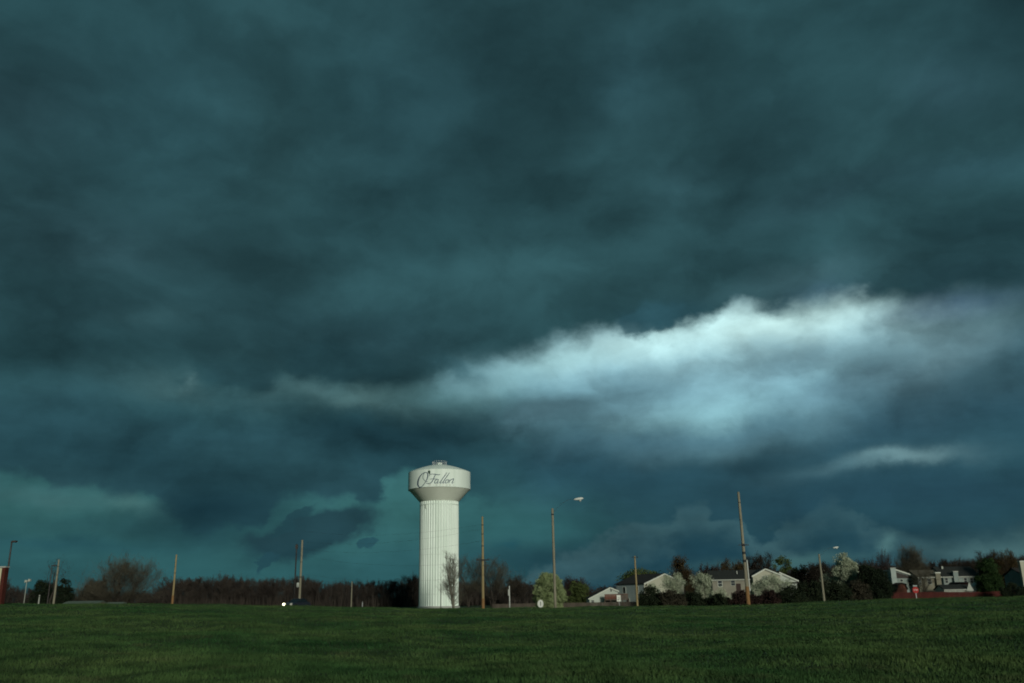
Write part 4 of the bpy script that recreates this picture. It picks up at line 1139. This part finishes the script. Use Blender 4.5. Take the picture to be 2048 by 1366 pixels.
# ------------------------------------------------------------------ houses
def local_of(root):
    return Matrix.Translation(root.location) @ Matrix.Rotation(root.rotation_euler.z, 4, 'Z')
def block(root, poly, depth, wallm, roofm, roof_edges, y0=0.0, over=.35, th=.16, trim='trim', fascia=True, part='wall'):
    """poly: outline (x, z) of the end wall seen from the front, counter clockwise; extruded back along +y"""
    MB().prism(poly, y0, y0 + depth).build(part, wallm, root)
    for (i, j) in roof_edges:
        (x0, z0), (x1, z1) = poly[i], poly[j]
        d = Vector((x1 - x0, 0, z1 - z0)); L_ = d.length; d.normalize()
        n_ = Vector((-d.z, 0, d.x))
        if n_.z < 0: n_ = -n_
        lo_first = z0 < z1 - 1e-6
        e0 = .35 if lo_first else 0.0; e1 = .35 if z1 < z0 - 1e-6 else 0.0
        A = Vector((x0, 0, z0)) - d * e0 + n_ * .012; B = Vector((x1, 0, z1)) + d * e1 + n_ * .012
        quad = [A, B, B + n_ * th, A + n_ * th]
        r = MB().prism([(q.x, q.z) for q in quad], y0 - over, y0 + depth + over).build('roof', roofm, root)
        if fascia:
            quad = [A - n_ * .16, B - n_ * .16, B + n_ * (th * .8), A + n_ * (th * .8)]
            MB().prism([(q.x, q.z) for q in quad], y0 - over - .06, y0 - over - .004).build('fascia', trim, r)
def window(root, x, z, w, h, y=0.0, trim='trim', face='front', pane='pane', mull=True):
    f = MB()
    t_ = .09
    f.box(x - w / 2 - t_, x + w / 2 + t_, y - .06, y + .02, z - h / 2 - t_, z - h / 2).box(x - w / 2 - t_, x + w / 2 + t_, y - .06, y + .02, z + h / 2, z + h / 2 + t_)
    f.box(x - w / 2 - t_, x - w / 2, y - .06, y + .02, z - h / 2, z + h / 2).box(x + w / 2, x + w / 2 + t_, y - .06, y + .02, z - h / 2, z + h / 2)
    if mull: f.box(x - w / 2, x + w / 2, y - .05, y + .0, z - .03, z + .03)
    fo = f.build('window', trim, root)
    po = MB().box(x - w / 2, x + w / 2, y - .03, y + .0, z - h / 2, z + h / 2).build('pane', pane, fo)
    return fo
def side_window(root, d, z, w, h, x=0.0, trim='trim'):
    """window in the left side wall (x = const), d metres back"""
    t_ = .09
    f = MB().box(x - .06, x + .02, d - w / 2 - t_, d + w / 2 + t_, z - h / 2 - t_, z - h / 2).box(x - .06, x + .02, d - w / 2 - t_, d + w / 2 + t_, z + h / 2, z + h / 2 + t_)
    f.box(x - .06, x + .02, d - w / 2 - t_, d - w / 2, z - h / 2, z + h / 2).box(x - .06, x + .02, d + w / 2, d + w / 2 + t_, z - h / 2, z + h / 2)
    fo = f.build('window', trim, root)
    MB().box(x - .03, x + .0, d - w / 2, d + w / 2, z - h / 2, z + h / 2).build('pane', 'pane', fo)
def house(name, label, px, Y, rz=0.0, zoff=0.0):
    p = at(px, 1200, Y)
    zb = ground(p.x, Y) + zoff
    return thing(name, label, 'house', (p.x, Y, zb), rz)
def lx(root, px, py=1180):
    """local x, z of a photo pixel lying in the plane of the house front"""
    d = ray(px, py)
    rz = root.rotation_euler.z
    nrm = Vector((-math.sin(rz), math.cos(rz), 0)); g = Vector((math.cos(rz), math.sin(rz), 0))
    o_ = Vector(root.location)
    k = (o_ - EYE).dot(nrm) / d.dot(nrm)
    q = EYE + d * k - o_
    return q.dot(g), q.z

# A: house with cream gable end and a side wall coloured blue-grey for shade
hA = house('gable_house', 'two-storey house with bright cream gable end and side wall coloured as in shade', 1290, 225, math.radians(35))
x_pk, z_pk = lx(hA, 1327, 1148); x_e, z_e = lx(hA, 1290, 1167)
Wd = 2 * x_pk
block(hA, [(0, 0), (Wd, 0), (Wd, z_e), (x_pk, z_pk), (0, z_e)], 10.5, 'cream_wall', 'roof_dark', [(2, 3), (3, 4)])
MB().box(-.04, -.005, .05, 10.4, .05, z_e - .06).build('shade_side_wall', 'blue_shade_wall', hA)  # thin sheet over the left side, its shade painted in as blue-grey
side_window(hA, 2.6, z_e - 1.5, 1.0, 1.5, -.045); side_window(hA, 7.4, z_e - 1.5, 1.0, 1.5, -.045)
side_window(hA, 6.2, z_e - 4.2, 1.2, 1.4, -.045)
window(hA, x_pk - 2.2, z_e - 2.2, 1.1, 1.5); window(hA, x_pk + 2.2, z_e - 2.2, 1.1, 1.5)
# lower saltbox wing with a deck: a house of its own behind and left
hS = house('saltbox_house', 'low white house with long sloping roof and red-brown raised deck', 1205, 228)
q = lambda px, py: lx(hS, px, py)
xl, zl = q(1179, 1197); xp, zp = q(1220, 1175.5); xr, zr_ = q(1233, 1181)
block(hS, [(xl, 0), (xr + .3, 0), (xr + .3, zr_ - .1), (xp, zp), (xl, zl)], 10, 'white_wall', 'roof_dark', [(2, 3), (3, 4)])
x_, z_ = q(1185.5, 1203); window(hS, x_, z_, .75, .6)
x_, z_ = q(1222, 1181); window(hS, x_, z_, .45, .5, pane='pane')
x_, z_ = q(1216, 1203); MB().box(x_ - .55, x_ + .55, -.05, .02, .02, 2.05).build('door', 'pane', hS)
# deck
dk = MB()
x0, zt = q(1207, 1188.5); x1, zbm = q(1254, 1198)
dk.box(x0, x1, -2.6, -.08, zbm - .2, zbm).build('deck', 'deck_grey', hS)
deck_o = [c for c in hS.children if c.name.startswith('deck')][0]
for k in range(5):
    X_ = x0 + (x1 - x0) * k / 4
    MB().box(X_ - .08, X_ + .08, -2.6, -2.44, -.3, zbm - .2).build('deck_post', 'deck_grey', deck_o)
for k in range(24):
    X_ = x0 + (x1 - x0) * (k + .5) / 24
    MB().box(X_ - .105, X_ + .105, -2.62, -2.56, zbm + .05, zt - .1).build('rail_board', 'deck_wood' if 0 <= k < 12 else 'deck_grey', deck_o)
MB().box(x0 - .05, x1 + .05, -2.68, -2.5, zt - .1, zt).build('handrail', 'deck_wood', deck_o)

# B: taupe house with small cream gable
hB = house('taupe_house', 'taupe house with slate roof and small cream gable behind blossoming trees', 1424, 212)
q = lambda px, py: lx(hB, px, py)
xL, zE = q(1424, 1159); xR, _ = q(1502, 1158)
_, zR = q(1470, 1141)
zE2 = q(1463, 1158.5)[1]
# main wing: ridge parallel to the picture, built as its own turned prism
def turned_wing(root, x0, x1, depth, ze, zr, wallm, roofm, part='wall', over=.3):
    """ridge along local x"""
    poly = [(0, 0), (depth, 0), (depth, ze), (depth / 2, zr), (0, ze)]
    V = [(x0, a_, b_) for a_, b_ in poly] + [(x1, a_, b_) for a_, b_ in poly]
    n = 5
    MB().add(V, [tuple(range(n)), tuple(range(2 * n - 1, n - 1, -1))] + [(i, i + n, (i + 1) % n + n, (i + 1) % n) for i in range(n)]).build(part, wallm, root)
    for (ya, za, yb, zb_) in ((-.4, ze - .4 * (zr - ze) / (depth / 2), depth / 2, zr), (depth + .4, ze - .4 * (zr - ze) / (depth / 2), depth / 2, zr)):
        V = [(x0 - over, ya, za + .02), (x1 + over, ya, za + .02), (x1 + over, yb, zb_ + .02), (x0 - over, yb, zb_ + .02)]
        V += [(a_, b_, c_ + .18) for a_, b_, c_ in V]
        r = MB().add(V, [(0, 1, 2, 3), (4, 5, 6, 7), (0, 1, 5, 4), (1, 2, 6, 5), (2, 3, 7, 6), (3, 0, 4, 7)]).build('roof', roofm, root)
        if ya < 0:
            MB().box(x0 - over, x1 + over, ya - .06, ya - .005, za - .08, za + .16).build('gutter', 'trim_dim', r)
turned_wing(hB, xL, xR + 6, 8.5, zE2, zR, 'taupe_wall', 'roof_slate')
x_, z_ = q(1440, 1167); window(hB, x_, z_, .95, 1.4, trim='trim')
x_, z_ = q(1466, 1166); window(hB, x_, z_, .9, 1.1, trim='trim_dim')
x_, z_ = q(1477, 1176); MB().box(x_ - .55, x_ + .55, -.06, .02, z_ - 1.3, z_ + 1.0).build('door', 'door', hB)
xg0, zg0 = q(1502, 1152); xg1, zgp = q(1526, 1138.5); xg2, zg2 = q(1556, 1150)
block(hB, [(xg0, 0), (xg2, 0), (xg2, zg2), (xg1, zgp), (xg0, zg0)], 6, 'cream_wall', 'roof_slate', [(2, 3), (3, 4)], y0=-1.6, part='gable_wall')
x_, z_ = q(1526, 1158); window(hB, x_, z_, 1.1, 1.2, y=-1.6)
xw, zw = q(1592, 1161); xw0, zw0 = q(1556, 1145)
block(hB, [(xg2 + .03, 0), (xw, 0), (xw, zw), (xg2 + .03, zw0)], 5, 'white_wall', 'roof_slate', [(2, 3)], y0=-.6, part='lean_to_wall')
MB().box(xg2 + .6, xw + .3, -1.5, -.62, q(1570, 1166)[1], q(1570, 1164.5)[1]).build('awning', 'roof_dark', hB)
x_, z_ = q(1478, 1143); MB().box(x_ - .06, x_ + .06, 2.0, 2.12, z_ - .6, z_ + .2).build('vent_pipe', 'trim', hB)
x_, z_ = q(1554, 1140); MB().box(x_ - .2, x_ + .2, 1.6, 2.0, z_ - 1.4, z_ + .5).build('chimney', 'roof_slate', hB)

# C: white chimney house
hC = house('chimney_house', 'pale house with tall white chimney and long sloping white roof edge', 1832, 214)
q = lambda px, py: lx(hC, px, py)
xa, za = q(1782, 1139.5); xb, zb1 = q(1846, 1158)
block(hC, [(xa, 0), (xb, 0), (xb, zb1), (xa + .9, za), (xa, za - .1)], 8, 'pale_wall', 'roof_tan', [(2, 3)])
# dark board panel under the sloping edge
pA, pB, pC_ = q(1791, 1144), q(1791, 1156.5), q(1833, 1156.5)
MB().prism([pB, pC_, pA], -.05, -.004).build('dark_gable_panel', 'dark_siding', hC)
_, ztop = q(1782, 1137); x0_, _ = q(1779.5, 1150); x1_, _ = q(1789.5, 1150)
ch = MB().box(x0_, x1_, -.9, -.06, -.1, ztop).build('chimney', 'canvas', hC)
MB().box(x0_ - .1, x1_ + .1, -1.0, .04, ztop, ztop + .16).build('chimney_cap', 'trim_dim', ch)
x_, z_ = q(1820.5, 1166); window(hC, x_, z_, .9, 1.3, trim='trim_dim')
x_, z_ = q(1803, 1161); window(hC, x_, z_, .6, .5, trim='trim_dim', mull=False)
xl_, zl_ = q(1773, 1162)
block(hC, [(xl_, 0), (xa - .02, 0), (xa - .02, q(1780, 1157)[1]), (xl_, zl_)], 4, 'pale_wall', 'roof_dark', [(2, 3)], y0=1.0, part='porch_wall')
# D: tan house
hD = house('tan_house', 'tan house with square chimney behind the stop sign', 1860, 211)
q = lambda px, py: lx(hD, px, py)
xc, zc1 = q(1833, 1152); xd, _ = q(1880, 1152)
zrd = q(1850, 1141)[1]
turned_wing(hD, xc + .35, xd, 8, q(1858, 1154)[1], zrd, 'tan_wall', 'roof_tan')
x_, z_ = q(1859, 1163); window(hD, x_, z_, .9, 1.2, trim='trim_dim')
x_, z_ = q(1836, 1164); window(hD, x_ + .4, z_, .5, 1.2, trim='trim_dim')
x_, z_ = q(1873, 1147.5)
ch = MB().box(x_ - .55, x_ + .55, -.7, -.02, .0, z_ + .1).build('chimney', 'tan_wall', hD)
MB().box(x_ - .65, x_ + .65, -.78, .06, z_ + .1, z_ + .34).build('chimney_cap', 'trim', ch)
xg0, _ = q(1866, 1150); xg1, _ = q(1882, 1150)
x_, z_ = q(1852, 1170); MB().prism([(x_ - 1.6, .0), (x_ + 3.0, .0), (x_ + 3.0, .5), (x_ + .7, 1.8), (x_ - 1.6, .5)], -2.6, -1.2).build('porch', 'pale_wall', hD)
# E: dark roofed house behind
hE = house('dark_roof_house', 'house with broad dark roof and pale chimney near the right edge', 1925, 232)
q = lambda px, py: lx(hE, px, py)
x0, ze = q(1886, 1153); x1, _ = q(1958, 1152); zr = q(1925, 1133.5)[1]
turned_wing(hE, x0, x1, 9, ze, zr, 'pale_wall', 'roof_slate')
for px in (1893, 1916, 1931, 1943, 1950):
    x_, z_ = q(px, 1161); window(hE, x_, z_, .7, 1.2, trim='trim_dim')
x_, z_ = q(1908, 1144)
ch = MB().box(x_ - .6, x_ + .6, -.8, -.02, 0, z_).build('chimney', 'pale_wall', hE)
MB().box(x_ - .68, x_ + .68, -.88, .05, z_, z_ + .22).build('chimney_cap', 'trim_dim', ch)
x_, z_ = q(1954, 1136); MB().box(x_ - .07, x_ + .07, -.5, -.36, ze, z_ + .1).build('vent_pipe', 'trim_dim', hE)
x_, z_ = q(1897, 1136); MB().box(x_ - .2, x_ + .2, 3.3, 3.6, zr - .4, zr + .3).build('roof_vent', 'trim_dim', hE)
# F: sliver of a house at the right edge
hF = house('edge_house', 'cream chimney and wall of a house cut by the right edge', 2052, 205)
q = lambda px, py: lx(hF, px, py)
x0, z0 = q(2042, 1142); zt = q(2042, 1124)[1]
turned_wing(hF, x0 + .3, x0 + 12, 8, q(2050, 1150)[1], q(2060, 1136)[1], 'pale_wall', 'roof_dark')
x_, _ = q(2043, 1140)
ch = MB().box(x_ - .5, x_ + .5, -.8, -.02, .0, zt).build('chimney', 'cream_wall', hF)
MB().box(x_ - .6, x_ + .6, -.9, .06, zt, zt + .25).build('chimney_cap', 'trim', ch)
window(hF, x0 + 3, 3.4, 1.0, 1.3, trim='trim_dim')

# sheds, gazebo and tent in the gardens
def shed(name, label, cat, px, Y, outline_px, depth, wallm, roofm, edges, trim='trim_dim'):
    r = house(name, label, px, Y); r['category'] = cat
    poly = [lx(r, *p_) for p_ in outline_px]
    poly[0] = (poly[0][0], 0); poly[1] = (poly[1][0], 0)
    block(r, poly, depth, wallm, roofm, edges, trim=trim, over=.2, th=.1)
    return r
s1 = shed('garden_shed', 'small red-brown barn-roofed shed before the chimney house', 'shed', 1804, 206, [(1793, 1200), (1815, 1200), (1814, 1176), (1810, 1168), (1803, 1166), (1796, 1169), (1793, 1177)], 3.0, 'deck_wood', 'roof_red', [(2, 3), (3, 4), (4, 5), (5, 6)], 'roof_dark')
x_, z_ = lx(s1, 1803, 1180); MB().box(x_ - .5, x_ + .5, -.05, .01, .05, 1.9).build('door', 'door', s1)
s2 = house('garden_pavilion', 'long low grey-roofed shed with white skirt behind the red fence', 1916, 204); s2['category'] = 'shed'
q = lambda px, py: lx(s2, px, py)
x0, ze = q(1888, 1179); x1, _ = q(1943, 1179); zr = q(1915, 1170.5)[1]
turned_wing(s2, x0, x1, 4.5, ze, zr, 'trim_dim', 'roof_slate', over=.2)
MB().prism([(x1 - 1.4, ze - .4), (x1 + .2, ze - .4), (x1 - .6, ze + 1.5)], -.6, -.45).build('gable_end', 'trim_dim', s2)
for k in range(6):
    X_ = x0 + (x1 - x0) * k / 5
    MB().box(X_ - .06, X_ + .06, -.12, -.01, 0, ze).build('post', 'trim', s2)
s3 = shed('red_shed', 'dark red shed behind the low grey-roofed shed', 'shed', 1928, 214, [(1908, 1200), (1942, 1200), (1941, 1170), (1934, 1165), (1914, 1165), (1908, 1171)], 3.0, 'fence_red', 'roof_red', [(2, 3), (3, 4), (4, 5)], 'roof_dark')
x_, z_ = lx(s3, 1914, 1171); window(s3, x_ + .2, z_, 1.0, .45, trim='trim', pane='trim', mull=False)
tn = house('garden_tent', 'white pointed garden tent beside the rounded green tree', 1956, 208); tn['category'] = 'tent'
q = lambda px, py: lx(tn, px, py)
xt, zt = q(1956, 1159); x0, z0 = q(1944, 1172.5); x1, z1 = q(1976, 1172.5)
xt2, zt2 = q(1972, 1166)
MB().add([(x0, -1.5, z0), (x1, -1.5, z1), (x1, 1.5, z1), (x0, 1.5, z0), (xt, 0, zt), (xt2, 0, zt2)], [(0, 1, 5, 4), (1, 2, 5), (2, 3, 4, 5), (3, 0, 4), (0, 3, 2, 1)]).build('canopy', 'canvas', tn)
for X_, Y_ in ((x0, -1.45), (x1 - .05, -1.45), (x0, 1.45), (x1 - .05, 1.45)):
    MB().box(X_ - .0, X_ + .08, Y_ - .04, Y_ + .04, -.1, z0).build('leg', 'trim', tn)
# low pale roofs at far left
for lb, px0, px1, py in (('long low pale green roof over the grass crest at left', 122, 192, 1205), ('short low pale roof right of the long pale roof at left', 205, 236, 1207)):
    r = house('low_shed', lb, (px0 + px1) / 2, 160); r['category'] = 'shed'
    x0, z1 = lx(r, px0, py); x1, _ = lx(r, px1, py)
    turned_wing(r, x0, x1, 5, z1 - .55, z1, 'tan_wall', 'roof_pale', over=.1)

# ------------------------------------------------------------------ fences
def fence(name, label, pts, h_px, mname, panel=2.4):
    """pts: (px, py of fence top, Y); panels of joined pickets between posts"""
    P = []
    for px, py, Y in pts:
        p = at(px, py, Y); P.append((p.x, Y, p.z))
    x, y = P[0][0], P[0][1]
    t = thing(name, label, 'fence', (x, y, ground(x, y)))
    o_ = Vector(t.location)
    cache = {}
    rnd = random.Random(3)
    variants = []
    for v in range(4):
        mb = MB()
        n = 16
        for k in range(n):
            w_ = panel / n
            tz = 1.8 + rnd.uniform(-.02, .02)
            yj = rnd.uniform(-.008, .008)
            mb.box(k * w_ + .006, (k + 1) * w_ - .006, -.02 + yj, .0 + yj, .05, tz)
        mb.box(0, panel, .002, .05, .4, .5).box(0, panel, .002, .05, 1.3, 1.4)
        me = bpy.data.meshes.new('panel'); me.from_pydata(mb.v, [], mb.f); me.update(); me.materials.append(MT[mname])
        variants.append(me)
    pm = bpy.data.meshes.new('post'); b_ = MB().box(-.05, .05, .05, .15, -.3, 1.85); pm.from_pydata(b_.v, [], b_.f); pm.update(); pm.materials.append(MT[mname])
    for (xa, ya, za), (xb, yb, zb_) in zip(P[:-1], P[1:]):
        L_ = math.hypot(xb - xa, yb - ya); n = max(1, round(L_ / panel)); ang_ = math.atan2(yb - ya, xb - xa)
        for k in range(n):
            s = k / n
            X, Y_ = xa + (xb - xa) * s, ya + (yb - ya) * s
            zt_ = za + (zb_ - za) * s
            o = link('panel', variants[rnd.randrange(4)], None, t)
            o.location = Vector((X, Y_, zt_ - 1.8)) - o_; o.rotation_euler = (0, rnd.uniform(-.004, .004), ang_); o.scale = (L_ / n / panel, 1, 1)
            o2 = link('post', pm, None, t); o2.location = Vector((X, Y_, zt_ - 1.8)) - o_; o2.rotation_euler = (0, 0, ang_)
fence('red_fence', 'long dark red board fence at the top of the field on the right', [(1716, 1186.5, 196), (1850, 1184, 196), (1960, 1184, 197), (2030, 1180, 198)], 14, 'fence_red')
fence('grey_fence', 'weathered grey-brown board fence between the pear tree and the houses', [(985, 1208, 200), (1090, 1206.5, 202), (1180, 1205, 204), (1290, 1203, 206)], 11, 'fence_grey')
